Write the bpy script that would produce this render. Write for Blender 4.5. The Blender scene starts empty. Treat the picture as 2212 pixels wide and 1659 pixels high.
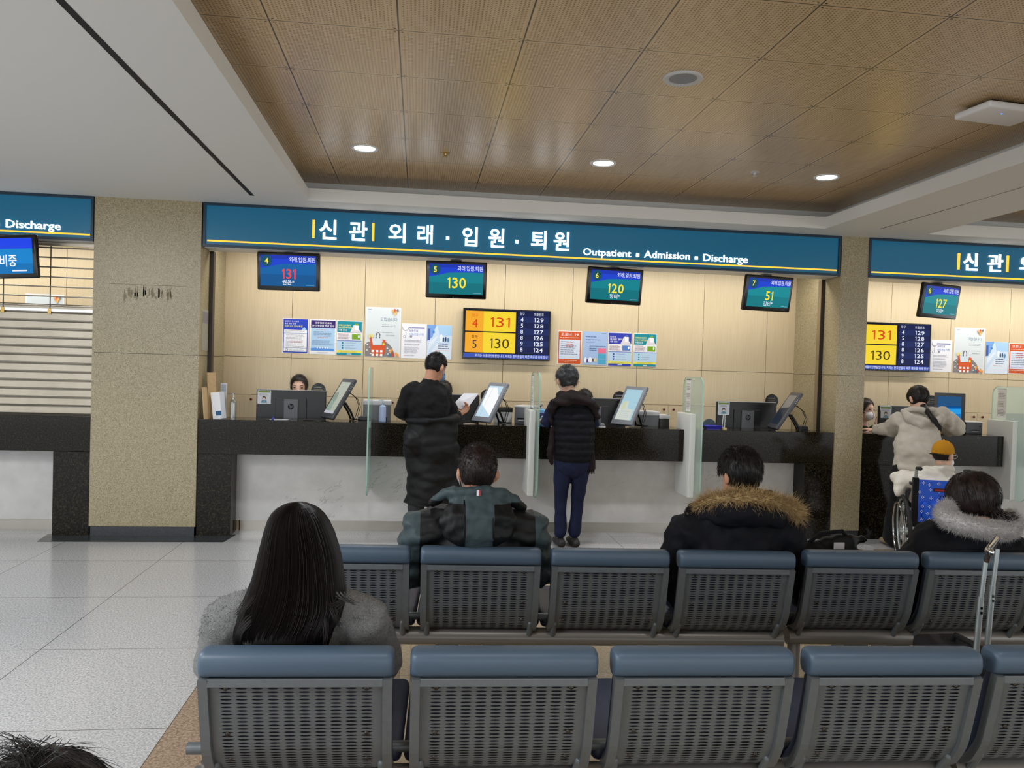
import bpy, bmesh, math, random
import numpy as np
from mathutils import Vector, Matrix, noise as mnoise

S = bpy.context.scene
COL = S.collection
R = math.radians
random.seed(7)
rng = np.random.default_rng(11)

# ------------------------------------------------------------------ camera
CAM = np.array([0.0, 0.0, 1.55])
YAW, PITCH, ROLL, FPX = .1192, -.0208, .0304, 1691.8


def cam_rows():
    cy, sy, cp, sp = math.cos(YAW), math.sin(YAW), math.cos(PITCH), math.sin(PITCH)
    r = np.array([cy, -sy, 0.0])
    fw = np.array([sy * cp, cy * cp, sp])
    u = np.cross(r, fw)
    c, s = math.cos(ROLL), math.sin(ROLL)
    return np.array([c * r + s * u, -s * r + c * u, fw])


CR = cam_rows()
cam = bpy.data.objects.new('camera', bpy.data.cameras.new('camera'))
COL.objects.link(cam)
cam.data.sensor_fit = 'HORIZONTAL'
cam.data.sensor_width = 36.0
cam.data.lens = FPX / 2212 * 36.0
cam.data.clip_start = 0.02
cam.data.clip_end = 100
m = Matrix.Identity(4)
for i in range(3):
    m[i][0], m[i][1], m[i][2], m[i][3] = CR[0][i], CR[1][i], -CR[2][i], CAM[i]
cam.matrix_world = m
S.camera = cam


def _ray(u, v):
    return np.array([(u - 1106) / FPX, -(v - 829.5) / FPX, 1.0]) @ CR


def AY(u, v, Y):
    """the world point seen at photo pixel (u, v) at depth Y"""
    d = _ray(u, v)
    return CAM + d * (Y / d[1])


def AZ(u, v, Z):
    """the world point seen at photo pixel (u, v) at height Z"""
    d = _ray(u, v)
    return CAM + d * ((Z - CAM[2]) / d[2])


# ------------------------------------------------------------------ world, exposure, large lamps
w = bpy.data.worlds.new('hall_ambient')
S.world = w
w.use_nodes = True
w.node_tree.nodes['Background'].inputs[0].default_value = (.93, .97, 1.0, 1)
w.node_tree.nodes['Background'].inputs[1].default_value = 2.0
S.view_settings.view_transform = 'Standard'
S.view_settings.look = 'None'
S.view_settings.exposure = 0.0
S.view_settings.gamma = 1.0
S.view_settings.use_curve_mapping = False
S.cycles.use_denoising = True
S.cycles.max_bounces = 7
S.cycles.diffuse_bounces = 4
S.cycles.glossy_bounces = 4
S.cycles.transmission_bounces = 6
S.cycles.transparent_max_bounces = 12
S.cycles.caustics_reflective = False
S.cycles.caustics_refractive = False
S.cycles.sample_clamp_indirect = 4.0


def area(name, loc, aim, sx, sy, power, col=(1, 1, 1), shape='RECTANGLE', spread=180):
    L = bpy.data.lights.new(name, 'AREA')
    L.shape = shape
    L.size = sx
    if shape == 'RECTANGLE':
        L.size_y = sy
    L.energy = power
    L.color = col
    L.spread = R(spread)
    o = bpy.data.objects.new(name, L)
    COL.objects.link(o)
    o.location = loc
    d = Vector(aim) - Vector(loc)
    o.rotation_euler = d.to_track_quat('-Z', 'Y').to_euler()
    return o


# strip lamps that run behind each sign box and wash the wooden wall
area('strip_lamp', (1.03, 7.40, 2.60), (1.03, 7.80, 1.2), 5.6, .08, 39, (1.0, .97, .90))
area('strip_lamp', (-4.4, 7.40, 2.60), (-4.4, 7.80, 1.2), 3.2, .08, 26, (1.0, .97, .90))
area('strip_lamp', (6.2, 7.40, 2.60), (6.2, 7.80, 1.2), 3.9, .08, 31, (1.0, .97, .90))
# ceiling panels of the hall: left aisle, and behind the photographer
area('aisle_lamp', (-3.6, 3.0, 2.88), (-3.6, 3.0, 0), 1.4, 1.4, 120, (.95, .98, 1.0))
area('aisle_lamp', (-2.6, 0.4, 2.88), (-2.6, .4, 0), 1.2, 1.2, 110, (.92, .96, 1.0))

# ------------------------------------------------------------------ materials
def lin(c):
    return tuple(((x / 255.0) / 12.92 if x <= 10 else ((x / 255.0 + .055) / 1.055) ** 2.4) for x in c)


_mats = {}


class NT:
    def __init__(s, name):
        s.m = bpy.data.materials.new(name)
        s.m.use_nodes = True
        s.t = s.m.node_tree
        s.b = s.t.nodes['Principled BSDF']

    def n(s, typ, **kw):
        nd = s.t.nodes.new(typ)
        for k, v in kw.items():
            if k.startswith('i_'):
                nd.inputs[k[2:].replace('_', ' ')].default_value = v
            else:
                setattr(nd, k, v)
        return nd

    def l(s, a, b):
        s.t.links.new(a, b)

    def coord(s, scale=(1, 1, 1), kind='Object'):
        tc = s.n('ShaderNodeTexCoord')
        mp = s.n('ShaderNodeMapping')
        mp.inputs['Scale'].default_value = scale
        s.l(tc.outputs[kind], mp.inputs[0])
        return mp.outputs[0]

    def noise(s, vec, scale, detail=3, rough=.6):
        nd = s.n('ShaderNodeTexNoise')
        nd.inputs['Scale'].default_value = scale
        nd.inputs['Detail'].default_value = detail
        nd.inputs['Roughness'].default_value = rough
        s.l(vec, nd.inputs['Vector'])
        return nd.outputs['Fac']

    def ramp(s, fac, stops):
        r = s.n('ShaderNodeValToRGB')
        e = r.color_ramp.elements
        while len(e) < len(stops):
            e.new(.5)
        for el, (p, c) in zip(e, stops):
            el.position = p
            el.color = (*lin(c), 1)
        s.l(fac, r.inputs[0])
        return r.outputs[0]

    def math(s, op, a, b=None):
        nd = s.n('ShaderNodeMath', operation=op)
        for i, x in enumerate((a, b)):
            if x is None:
                continue
            if isinstance(x, (int, float)):
                nd.inputs[i].default_value = x
            else:
                s.l(x, nd.inputs[i])
        return nd.outputs[0]

    def mix(s, fac, a, b, mode='MIX'):
        nd = s.n('ShaderNodeMix', data_type='RGBA', blend_type=mode)
        for k, x in ((0, fac), (6, a), (7, b)):
            if isinstance(x, (int, float)):
                nd.inputs[k].default_value = x
            elif isinstance(x, tuple):
                nd.inputs[k].default_value = (*lin(x), 1)
            else:
                s.l(x, nd.inputs[k])
        return nd.outputs[2]

    def bump(s, h, strength=.3, dist=.01):
        nd = s.n('ShaderNodeBump')
        nd.inputs['Strength'].default_value = strength
        nd.inputs['Distance'].default_value = dist
        s.l(h, nd.inputs['Height'])
        s.l(nd.outputs[0], s.b.inputs['Normal'])

    def set(s, **kw):
        for k, v in kw.items():
            k = {'rough': 'Roughness', 'metal': 'Metallic', 'spec': 'Specular IOR Level', 'coat': 'Coat Weight',
                 'sheen': 'Sheen Weight', 'trans': 'Transmission Weight', 'alpha': 'Alpha', 'ior': 'IOR'}[k]
            s.b.inputs[k].default_value = v
        return s

    def base(s, c):
        if isinstance(c, tuple):
            s.b.inputs['Base Color'].default_value = (*lin(c), 1)
        else:
            s.l(c, s.b.inputs['Base Color'])
        return s


def mat(name, col, rough=.5, metal=0.0, spec=.5, noise=None, bump=None, sheen=0.0, coat=0.0):
    """plain procedural material; noise=(scale, other colour), bump=(scale, strength, distance)"""
    if name in _mats:
        return _mats[name]
    t = NT(name)
    t.set(rough=rough, metal=metal, spec=spec, sheen=sheen, coat=coat)
    vec = t.coord() if (noise or bump) else None
    if noise:
        t.base(t.ramp(t.noise(vec, noise[0], 4), [(.3, col), (.7, noise[1])]))
    else:
        t.base(col)
    if bump:
        t.bump(t.noise(vec, bump[0], 4), bump[1], bump[2])
    _mats[name] = t.m
    return t.m


def pm(c):
    """printed paper or plastic of one colour"""
    return mat('print_%d_%d_%d' % c, c, .55, spec=.25)


def em(c, k=1.0):
    """a lit screen or lamp colour"""
    key = 'lit_%d_%d_%d_%d' % (*c, int(k * 100))
    if key in _mats:
        return _mats[key]
    t = NT(key)
    t.base((2, 2, 2))
    t.set(rough=.2, spec=.12)
    t.b.inputs['Emission Color'].default_value = (*lin(c), 1)
    t.b.inputs['Emission Strength'].default_value = k
    _mats[key] = t.m
    return t.m


def build_mats():
    M = {}
    # wood veneer of the back wall and cupboards: fine vertical grain
    t = NT('oak_veneer')
    v = t.coord((14, 14, .55))
    g = t.noise(v, 6, 6, .65)
    v2 = t.coord((2.2, 2.2, .12))
    g2 = t.noise(v2, 3, 2)
    t.base(t.mix(t.math('MULTIPLY', g2, .45), t.ramp(g, [(.3, (208, 189, 155)), (.7, (221, 204, 172))]), (194, 174, 140)))
    t.set(rough=.42, spec=.35)
    M['oak'] = t.m
    # beige flamed granite of the piers
    t = NT('beige_granite')
    v = t.coord()
    a = t.noise(v, 170, 4, .75)
    b = t.noise(v, 4, 3)
    t.base(t.mix(t.math('MULTIPLY', b, .35), t.ramp(a, [(.36, (104, 93, 68)), (.5, (160, 147, 116)), (.64, (190, 179, 150))]), (152, 139, 108)))
    t.set(rough=.27, spec=.5)
    t.bump(a, .12, .004)
    M['granite'] = t.m
    t = NT('black_granite')
    v = t.coord()
    a = t.noise(v, 95, 5, .8)
    b = t.noise(v, 4, 4)
    t.base(t.mix(t.math('MULTIPLY', b, .5), t.ramp(a, [(.40, (10, 9, 6)), (.54, (32, 28, 20)), (.67, (92, 83, 60))]), (10, 9, 6)))
    t.set(rough=.1, spec=.2)
    M['black'] = t.m
    t = NT('white_marble')
    v = t.coord()
    vv = t.n('ShaderNodeVectorRotate', rotation_type='Y_AXIS')
    vv.inputs['Angle'].default_value = .5
    t.l(v, vv.inputs[0])
    mp = t.n('ShaderNodeMapping')
    mp.inputs['Scale'].default_value = (.7, 1, 3.2)
    t.l(vv.outputs[0], mp.inputs[0])
    a = t.noise(mp.outputs[0], 3.0, 8, .62)
    vein = t.math('ABSOLUTE', t.math('SUBTRACT', a, .5))
    c = t.noise(v, 3, 2)
    fac = t.math('MULTIPLY', t.math('LESS_THAN', vein, .006), t.math('GREATER_THAN', c, .60))
    t.base(t.mix(t.math('MULTIPLY', fac, .55), t.ramp(t.noise(v, 5, 5), [(.3, (190, 188, 185)), (.7, (206, 204, 201))]), (120, 118, 116)))
    t.set(rough=.2)
    M['marble'] = t.m
    # light grey granite floor with joints
    t = NT('grey_granite_floor')
    v = t.coord()
    a = t.noise(v, 110, 3, .7)
    b = t.noise(v, 2.2, 3)
    sp = t.n('ShaderNodeSeparateXYZ')
    t.l(v, sp.inputs[0])

    def joint(o, off):
        q = t.math('FRACT', t.math('DIVIDE', t.math('ADD', o, off), .938))
        return t.math('LESS_THAN', t.math('ABSOLUTE', t.math('SUBTRACT', q, .5)), .0022)
    j = t.math('MAXIMUM', joint(sp.outputs[0], 1.925 + .469 + 9.38), joint(sp.outputs[1], -4.325 + .469 + 9.38))
    c = t.mix(t.math('MULTIPLY', b, .4), t.ramp(a, [(.34, (124, 124, 125)), (.5, (176, 176, 178)), (.64, (204, 204, 206))]), (168, 167, 165))
    t.base(t.mix(j, c, (70, 68, 66)))
    t.set(rough=.17, spec=.5)
    M['floor'] = t.m

    def stone(name, lo, mid, hi, size, off):
        t = NT(name)
        v = t.coord()
        a = t.noise(v, 85, 3, .7)
        sp = t.n('ShaderNodeSeparateXYZ')
        t.l(v, sp.inputs[0])
        js = None
        for k in (0, 1):
            q = t.math('FRACT', t.math('DIVIDE', t.math('ADD', sp.outputs[k], off[k]), size))
            x = t.math('LESS_THAN', q, .004)
            js = x if js is None else t.math('MAXIMUM', js, x)
        t.base(t.mix(js, t.ramp(a, [(.35, lo), (.5, mid), (.65, hi)]), (84, 72, 60)))
        t.set(rough=.2)
        return t.m
    M['tan'] = stone('tan_granite', (112, 94, 78), (144, 123, 105), (168, 147, 128), .95, (10.5, 9.5))
    M['cream'] = stone('cream_stone', (158, 142, 116), (176, 160, 134), (190, 175, 150), .6, (10.2, 9.3))
    M['slate'] = mat('slate_stone', (48, 50, 54), .22, noise=(60, (62, 64, 67)))
    # perforated timber ceiling panels
    t = NT('perforated_panel')
    v = t.coord()
    sp = t.n('ShaderNodeSeparateXYZ')
    t.l(v, sp.inputs[0])
    X, Y = sp.outputs[0], sp.outputs[1]
    fx = t.math('DIVIDE', t.math('ADD', X, .739 + 12), .6)
    fy = t.math('DIVIDE', t.math('ADD', Y, -3.805 + 12), .6)
    gx, gy = t.math('FRACT', fx), t.math('FRACT', fy)

    def edge(g, wd):
        return t.math('LESS_THAN', t.math('SUBTRACT', .5, t.math('ABSOLUTE', t.math('SUBTRACT', g, .5))), wd)
    seam = t.math('MAXIMUM', edge(gx, .006), edge(gy, .0045))
    inside = t.math('SUBTRACT', 1.0, t.math('MAXIMUM', edge(gx, .035), edge(gy, .035)))

    def cell(g, nn):
        q = t.math('SUBTRACT', t.math('FRACT', t.math('MULTIPLY', g, nn)), .5)
        return t.math('MULTIPLY', q, q)
    d2 = t.math('ADD', cell(gx, 34), cell(gy, 34))
    hole = t.math('MULTIPLY', t.math('LESS_THAN', d2, .045), inside)
    # screw heads near every panel corner
    cx = t.math('SUBTRACT', t.math('SUBTRACT', .5, t.math('ABSOLUTE', t.math('SUBTRACT', gx, .5))), .03)
    cy = t.math('SUBTRACT', t.math('SUBTRACT', .5, t.math('ABSOLUTE', t.math('SUBTRACT', gy, .5))), .03)
    scr = t.math('LESS_THAN', t.math('ADD', t.math('MULTIPLY', cx, cx), t.math('MULTIPLY', cy, cy)), .00009)
    dark = t.math('MAXIMUM', seam, t.math('MAXIMUM', t.math('MULTIPLY', hole, .75), scr))
    gr = t.noise(t.coord((8, .5, 1)), 7, 4)
    c = t.ramp(gr, [(.3, (200, 172, 132)), (.7, (220, 192, 152))])
    t.base(t.mix(dark, c, (38, 28, 16)))
    t.set(rough=.27, spec=.85)
    t.bump(t.math('SUBTRACT', 1.0, dark), .25, .002)
    M['ceilwood'] = t.m
    M['plaster'] = mat('ceiling_paint', (228, 228, 225), .75, spec=.2, bump=(180, .05, .002))
    M['steel'] = mat('brushed_steel', (158, 149, 134), .3, .92, noise=(3, (176, 167, 152)))
    M['kick'] = mat('kick_steel', (172, 166, 156), .3, .9, noise=(2, (186, 180, 172)))
    M['steel_dark'] = mat('dark_steel', (70, 66, 62), .35, .9)
    M['chrome'] = mat('chrome', (205, 205, 208), .12, 1.0)
    M['alu'] = mat('satin_aluminium', (176, 184, 184), .3, .55)
    M['greypaint'] = mat('grey_powder_coat', (98, 103, 106), .42, .25, noise=(40, (105, 110, 113)))
    M['greytube'] = mat('warm_grey_tube', (126, 122, 118), .3, .35)
    M['vinyl'] = mat('blue_grey_vinyl', (70, 88, 106), .42, bump=(420, .12, .001))
    M['navyvinyl'] = mat('navy_vinyl', (40, 46, 66), .45, bump=(420, .1, .001))
    M['plastic'] = mat('black_plastic', (20, 20, 21), .38)
    M['gloss'] = mat('gloss_black', (12, 12, 13), .15)
    M['greyplastic'] = mat('grey_plastic', (92, 94, 98), .4)
    M['lightplastic'] = mat('light_plastic', (205, 206, 208), .4)
    M['acrylic'] = mat('white_acrylic', (226, 228, 226), .3)
    M['teal'] = None
    t = NT('sign_teal')
    t.base((2, 80, 108))
    t.set(rough=.28)
    t.b.inputs['Emission Color'].default_value = (*lin((0, 92, 128)), 1)
    t.b.inputs['Emission Strength'].default_value = .42
    M['teal'] = t.m
    M['tealframe'] = mat('sign_frame', (6, 44, 66), .3)
    M['skin'] = mat('skin', (196, 146, 118), .5, noise=(9, (186, 132, 104)))
    M['skinpale'] = mat('pale_skin', (226, 184, 160), .5, noise=(9, (218, 172, 148)))
    M['lip'] = mat('lip', (176, 96, 90), .5)
    M['eye'] = mat('dark_eye', (22, 18, 16), .2)

    def hair(name, c1, c2, rough=.42):
        t = NT(name)
        g = t.n('ShaderNodeNewGeometry')
        t.base(t.ramp(g.outputs['Random Per Island'], [(0, c1), (1, c2)]))
        t.set(rough=rough, spec=.32)
        return t.m
    M['hair'] = hair('black_hair', (14, 12, 12), (34, 28, 26))
    M['hairbrown'] = hair('dark_brown_hair', (20, 16, 15), (46, 34, 31))
    M['hairgrey'] = hair('greying_hair', (14, 15, 16), (84, 86, 88), .4)
    M['furtan'] = hair('tan_fur', (110, 80, 40), (224, 194, 142), .7)
    M['furgrey'] = hair('grey_fur', (176, 172, 171), (226, 222, 221), .7)
    M['coatgrey'] = mat('grey_fleece', (116, 116, 116), .95, spec=.1, noise=(330, (164, 164, 162)), bump=(330, 1.0, .008))
    M['black_cloth'] = mat('black_cloth', (15, 15, 17), .8, spec=.2, noise=(30, (20, 20, 22)), bump=(300, .15, .002), sheen=.05)
    M['nylon'] = mat('black_nylon', (12, 13, 15), .55, spec=.25, bump=(26, .25, .01))
    M['navy'] = mat('navy_cloth', (20, 28, 58), .75, spec=.25, bump=(220, .2, .002))
    M['navycoat'] = mat('navy_coat', (12, 13, 20), .75, spec=.2, bump=(40, .2, .006))
    M['tealnylon'] = mat('grey_green_nylon', (58, 72, 76), .5, spec=.4, bump=(30, .25, .008))
    M['charcoal'] = mat('charcoal_cloth', (44, 46, 50), .8, bump=(200, .15, .002))
    M['cream_cloth'] = mat('oatmeal_fleece', (196, 190, 178), .9, spec=.15, noise=(14, (184, 177, 165)), bump=(60, .15, .006))
    M['white_fleece'] = mat('white_fleece', (222, 217, 206), .9, spec=.15, bump=(50, .2, .006))
    M['brown_knit'] = mat('dark_brown_knit', (34, 27, 27), .85, spec=.2, bump=(160, .25, .003))
    M['mustard'] = mat('mustard_cloth', (188, 132, 30), .85, spec=.2, bump=(300, .2, .002))
    M['green'] = mat('dark_green_cloth', (30, 58, 42), .8)
    M['maskwhite'] = mat('white_mask', (232, 234, 240), .8)
    M['maskblue'] = mat('blue_mask', (88, 140, 190), .8)
    M['rubber'] = mat('black_rubber', (18, 18, 18), .7)
    M['wcblue'] = mat('royal_blue_nylon', (6, 84, 214), .5)
    M['red'] = mat('dark_red_leather', (96, 18, 22), .5)
    M['gold'] = mat('brass', (196, 160, 90), .3, .9)
    M['kraft'] = mat('plywood_board', (196, 168, 128), .7, noise=(20, (184, 154, 112)))
    M['shoe'] = mat('dark_shoe', (26, 24, 24), .6)
    M['whiteshoe'] = mat('white_shoe', (220, 216, 212), .5)
    # clear glass: tinted transparency with a fresnel reflection
    t = NT('clear_glass')
    out = t.t.nodes['Material Output']
    tr = t.n('ShaderNodeBsdfTransparent')
    tr.inputs[0].default_value = (.86, .93, .90, 1)
    gl = t.n('ShaderNodeBsdfGlossy')
    gl.inputs['Roughness'].default_value = .03
    fr = t.n('ShaderNodeFresnel')
    df = t.n('ShaderNodeBsdfTranslucent')
    df.inputs[0].default_value = (.86, .96, .92, 1)
    m0 = t.n('ShaderNodeMixShader')
    m0.inputs[0].default_value = .35
    t.l(tr.outputs[0], m0.inputs[1])
    t.l(df.outputs[0], m0.inputs[2])
    mx = t.n('ShaderNodeMixShader')
    gm = t.n('ShaderNodeNewGeometry')
    t.l(t.math('MULTIPLY', fr.outputs[0], t.math('SUBTRACT', 1.0, gm.outputs['Backfacing'])), mx.inputs[0])
    t.l(m0.outputs[0], mx.inputs[1])
    t.l(gl.outputs[0], mx.inputs[2])
    t.l(mx.outputs[0], out.inputs[0])
    M['glass'] = t.m
    M['glassedge'] = mat('glass_edge', (150, 190, 176), .15)
    t = NT('clear_plastic')
    out = t.t.nodes['Material Output']
    tr = t.n('ShaderNodeBsdfTransparent')
    tr.inputs[0].default_value = (.82, .87, .93, 1)
    gl = t.n('ShaderNodeBsdfGlossy')
    gl.inputs['Roughness'].default_value = .08
    mx = t.n('ShaderNodeMixShader')
    mx.inputs[0].default_value = .18
    t.l(tr.outputs[0], mx.inputs[1])
    t.l(gl.outputs[0], mx.inputs[2])
    t.l(mx.outputs[0], out.inputs[0])
    M['clear'] = t.m
    return M


M = build_mats()

# ------------------------------------------------------------------ mesh building
I4 = np.eye(4)


def T(x, y, z):
    a = np.eye(4)
    a[:3, 3] = (x, y, z)
    return a


def RZ(a):
    c, s = math.cos(a), math.sin(a)
    r = np.eye(4)
    r[0, 0], r[0, 1], r[1, 0], r[1, 1] = c, -s, s, c
    return r


def RX(a):
    c, s = math.cos(a), math.sin(a)
    r = np.eye(4)
    r[1, 1], r[1, 2], r[2, 1], r[2, 2] = c, -s, s, c
    return r


def RY(a):
    c, s = math.cos(a), math.sin(a)
    r = np.eye(4)
    r[0, 0], r[0, 2], r[2, 0], r[2, 2] = c, s, -s, c
    return r


def frame(o, X, U):
    """plane frame: local x along X, local y along U, local z towards the viewer"""
    X = np.array(X, float)
    U = np.array(U, float)
    a = np.eye(4)
    a[:3, 0], a[:3, 1], a[:3, 2], a[:3, 3] = X, U, np.cross(X, U), o
    return a


def wall_frame(x, z, y):
    return frame((x, y, z), (1, 0, 0), (0, 0, 1))


_glyph = {}


def glyphs(s, bold):
    k = (s, bold)
    if k not in _glyph:
        c = bpy.data.curves.new('txt', 'FONT')
        c.body = s
        c.resolution_u = 2
        c.offset = bold
        o = bpy.data.objects.new('txt', c)
        COL.objects.link(o)
        dg = bpy.context.evaluated_depsgraph_get()
        me = bpy.data.meshes.new_from_object(o.evaluated_get(dg))
        V = np.array([v.co[:] for v in me.vertices]).reshape(-1, 3)
        F = [tuple(p.vertices) for p in me.polygons]
        bpy.data.objects.remove(o)
        bpy.data.meshes.remove(me)
        bpy.data.curves.remove(c)
        lo, hi = V.min(0), V.max(0)
        V = (V - lo)
        if s.isdigit() and '1' in s:
            V, F = digits(s, hi[1] - lo[1], bold)
            lo, hi = V.min(0), V.max(0)
        _glyph[k] = (V, F, hi - lo)
    return _glyph[k]


def digits(s, h, bold):
    """numbers whose 1 has no foot, as on the displays"""
    VV, FF, x, n = [], [], 0.0, 0
    for ch in s:
        if ch == '1':
            t = .105 * h + bold * 2
            V = np.array([(.30 * h - t, 0, 0), (.30 * h, 0, 0), (.30 * h, h, 0), (.30 * h - t * .8, h, 0), (.04 * h, .83 * h, 0), (.085 * h, .74 * h, 0), (.30 * h - t, .86 * h, 0)])
            F = [(0, 1, 2, 6), (2, 3, 4, 5, 6)]
            wd = .36 * h
        else:
            V, F, d = glyphs(ch, bold)
            V = V * (h / d[1])
            wd = V[:, 0].max()
        VV.append(V + np.array([x, 0, 0]))
        FF += [tuple(i + n for i in f) for f in F]
        n += len(V)
        x += wd + .12 * h
    V = np.concatenate(VV)
    return V - V.min(0), FF


class MB:
    def __init__(s):
        s.V, s.F, s.I, s.n, s.mats = [], [], [], 0, []

    def mi(s, m):
        if m not in s.mats:
            s.mats.append(m)
        return s.mats.index(m)

    def add(s, V, F, m=None, X=None):
        V = np.asarray(V, float).reshape(-1, 3)
        if X is not None:
            V = V @ X[:3, :3].T + X[:3, 3]
        k = s.mi(m) if m is not None else 0
        s.V.append(V)
        n = s.n
        s.F += [tuple(i + n for i in f) for f in F]
        s.I += [k] * len(F)
        s.n += len(V)
        return s

    def box(s, lo, hi, m=None, X=None, b=0.0):
        x0, y0, z0 = lo
        x1, y1, z1 = hi
        if b <= 0:
            V = [(x, y, z) for z in (z0, z1) for y in (y0, y1) for x in (x0, x1)]
            return s.add(V, [(0, 2, 3, 1), (4, 5, 7, 6), (0, 1, 5, 4), (2, 6, 7, 3), (0, 4, 6, 2), (1, 3, 7, 5)], m, X)
        # chamfered in all directions: three stacked outlines of an octagon
        bm = bmesh.new()
        bmesh.ops.create_cube(bm, size=1)
        for v in bm.verts:
            v.co = Vector(((x0 + x1) / 2 + v.co.x * (x1 - x0), (y0 + y1) / 2 + v.co.y * (y1 - y0), (z0 + z1) / 2 + v.co.z * (z1 - z0)))
        bmesh.ops.bevel(bm, geom=bm.edges[:], offset=b, segments=3, profile=.5, affect='EDGES')
        bm.verts.index_update()
        V = [v.co[:] for v in bm.verts]
        F = [tuple(v.index for v in f.verts) for f in bm.faces]
        bm.free()
        return s.add(V, F, m, X)

    def ring_loft(s, rings, m=None, X=None, cap=True, closed=False):
        n = len(rings[0])
        V = np.concatenate([np.asarray(r, float) for r in rings])
        F = []
        k = len(rings)
        for i in range(k if closed else k - 1):
            a, b = i * n, ((i + 1) % k) * n
            for j in range(n):
                F.append((a + j, a + (j + 1) % n, b + (j + 1) % n, b + j))
        if cap and not closed:
            F.append(tuple(range(n - 1, -1, -1)))
            F.append(tuple((k - 1) * n + j for j in range(n)))
        return s.add(V, F, m, X)

    def cyl(s, p0, p1, r0, r1=None, n=16, m=None, X=None):
        return s.tube([p0, p1], [r0, r0 if r1 is None else r1], n, m, X)

    def tube(s, path, rad, n=10, m=None, X=None, ref=(0, 0, 1), closed=False, dome=False):
        """tube along a path; rad: number, list of numbers or list of (rx, ry), rx along ref"""
        P = np.asarray(path, float)
        k = len(P)
        rad = [rad] * k if isinstance(rad, (int, float)) else list(rad)
        rad = [(r, r) if isinstance(r, (int, float)) else r for r in rad]
        rings = []
        th = np.arange(n) * 2 * math.pi / n
        prev = None
        for i in range(k):
            if closed:
                t = P[(i + 1) % k] - P[i - 1]
            else:
                t = P[min(i + 1, k - 1)] - P[max(i - 1, 0)]
            t = t / (np.linalg.norm(t) + 1e-12)
            rf = np.array(ref, float) if prev is None else prev
            a = rf - t * (rf @ t)
            if np.linalg.norm(a) < 1e-3:
                rf = np.array((1.0, .3, .2))
                a = rf - t * (rf @ t)
            a /= np.linalg.norm(a)
            prev = a
            b = np.cross(t, a)
            ring = P[i] + np.outer(np.cos(th), a) * rad[i][0] + np.outer(np.sin(th), b) * rad[i][1]
            if dome and not closed and i == 0:
                for q, sc in ((.92, .38), (.7, .71), (.38, .92)):
                    rings.append(P[i] + (ring - P[i]) * sc - t * min(rad[i]) * q)
            rings.append(ring)
            if dome and not closed and i == k - 1:
                for q, sc in ((.38, .92), (.7, .71), (.92, .38)):
                    rings.append(P[i] + (ring - P[i]) * sc + t * min(rad[i]) * q)
        return s.ring_loft(rings, m, X, True, closed)

    def ell(s, c, r, m=None, X=None, nu=18, nv=12):
        rings = []
        for j in range(1, nv):
            ph = math.pi * j / nv
            rings.append([(c[0] + r[0] * math.sin(ph) * math.cos(2 * math.pi * i / nu), c[1] + r[1] * math.sin(ph) * math.sin(2 * math.pi * i / nu),
                           c[2] - r[2] * math.cos(ph)) for i in range(nu)])
        return s.ring_loft(rings, m, X)

    def lathe(s, prof, c=(0, 0, 0), n=20, m=None, X=None):
        rings = [[(c[0] + r * math.cos(2 * math.pi * i / n), c[1] + r * math.sin(2 * math.pi * i / n), c[2] + z) for i in range(n)] for r, z in prof]
        return s.ring_loft(rings, m, X)

    def prism(s, poly, z0, z1, m=None, X=None, side=None):
        n = len(poly)
        V = [(x, y, z0) for x, y in poly] + [(x, y, z1) for x, y in poly]
        if side is None:
            F = [tuple(range(n - 1, -1, -1)), tuple(range(n, 2 * n))] + [(i, (i + 1) % n, n + (i + 1) % n, n + i) for i in range(n)]
            return s.add(V, F, m, X)
        s.add(V, [tuple(range(n - 1, -1, -1)), tuple(range(n, 2 * n))], m, X)
        return s.add(V, [(i, (i + 1) % n, n + (i + 1) % n, n + i) for i in range(n)], side, X)

    def quad(s, x0, y0, x1, y1, z, m, X=None):
        return s.add([(x0, y0, z), (x1, y0, z), (x1, y1, z), (x0, y1, z)], [(0, 1, 2, 3)], m, X)

    def text(s, t, x0, y0, x1, y1, m, X=None, z=0.0, bold=0.0, fit='box', ext=0.0):
        V, F, d = glyphs(t, bold)
        sx, sy = (x1 - x0) / d[0], (y1 - y0) / d[1]
        ox = 0
        if fit != 'box':
            sx = sy = min(sx, sy)
            ox = {'c': .5, 'l': 0, 'r': 1}[fit] * ((x1 - x0) - d[0] * sx)
        W = np.stack([x0 + ox + V[:, 0] * sx, y0 + V[:, 1] * sy, np.full(len(V), z + ext)], 1)
        s.add(W, F, m, X)
        if ext:
            # side walls of raised letters
            E = {}
            for f in F:
                for i in range(len(f)):
                    a, b = f[i], f[(i + 1) % len(f)]
                    E[(a, b)] = 1
            B = W.copy()
            B[:, 2] = z
            n = len(W)
            s.add(np.concatenate([W, B]), [(b, a, a + n, b + n) for (a, b) in E if (b, a) not in E], m, X)
        return s

    def strands(s, P, D, L, wd, m, X=None, droop=0.0, seg=3, curl=0.0, hug=None):
        """many thin tapering three-sided hairs: roots P, directions D, lengths L"""
        P = np.asarray(P, float)
        D = np.asarray(D, float)
        D = D / np.linalg.norm(D, axis=1)[:, None]
        N = len(P)
        L = np.broadcast_to(np.asarray(L, float), (N,))
        a = np.cross(D, rng.normal(size=(N, 3)))
        a /= np.linalg.norm(a, axis=1)[:, None] + 1e-9
        b = np.cross(D, a)
        cu = rng.normal(size=(N, 3)) * curl
        out = []
        for k in range(seg):
            f = k / seg
            c = P + D * (L * f)[:, None] + cu * (L * f * f)[:, None]
            c[:, 2] -= droop * L * f * f
            if hug is not None:
                c -= hug * ((L * f) ** 2 / .19)[:, None]
            for q in range(3):
                an = 2 * math.pi * q / 3
                out.append(c + (a * math.cos(an) + b * math.sin(an)) * wd * (1 - f * .8))
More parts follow.
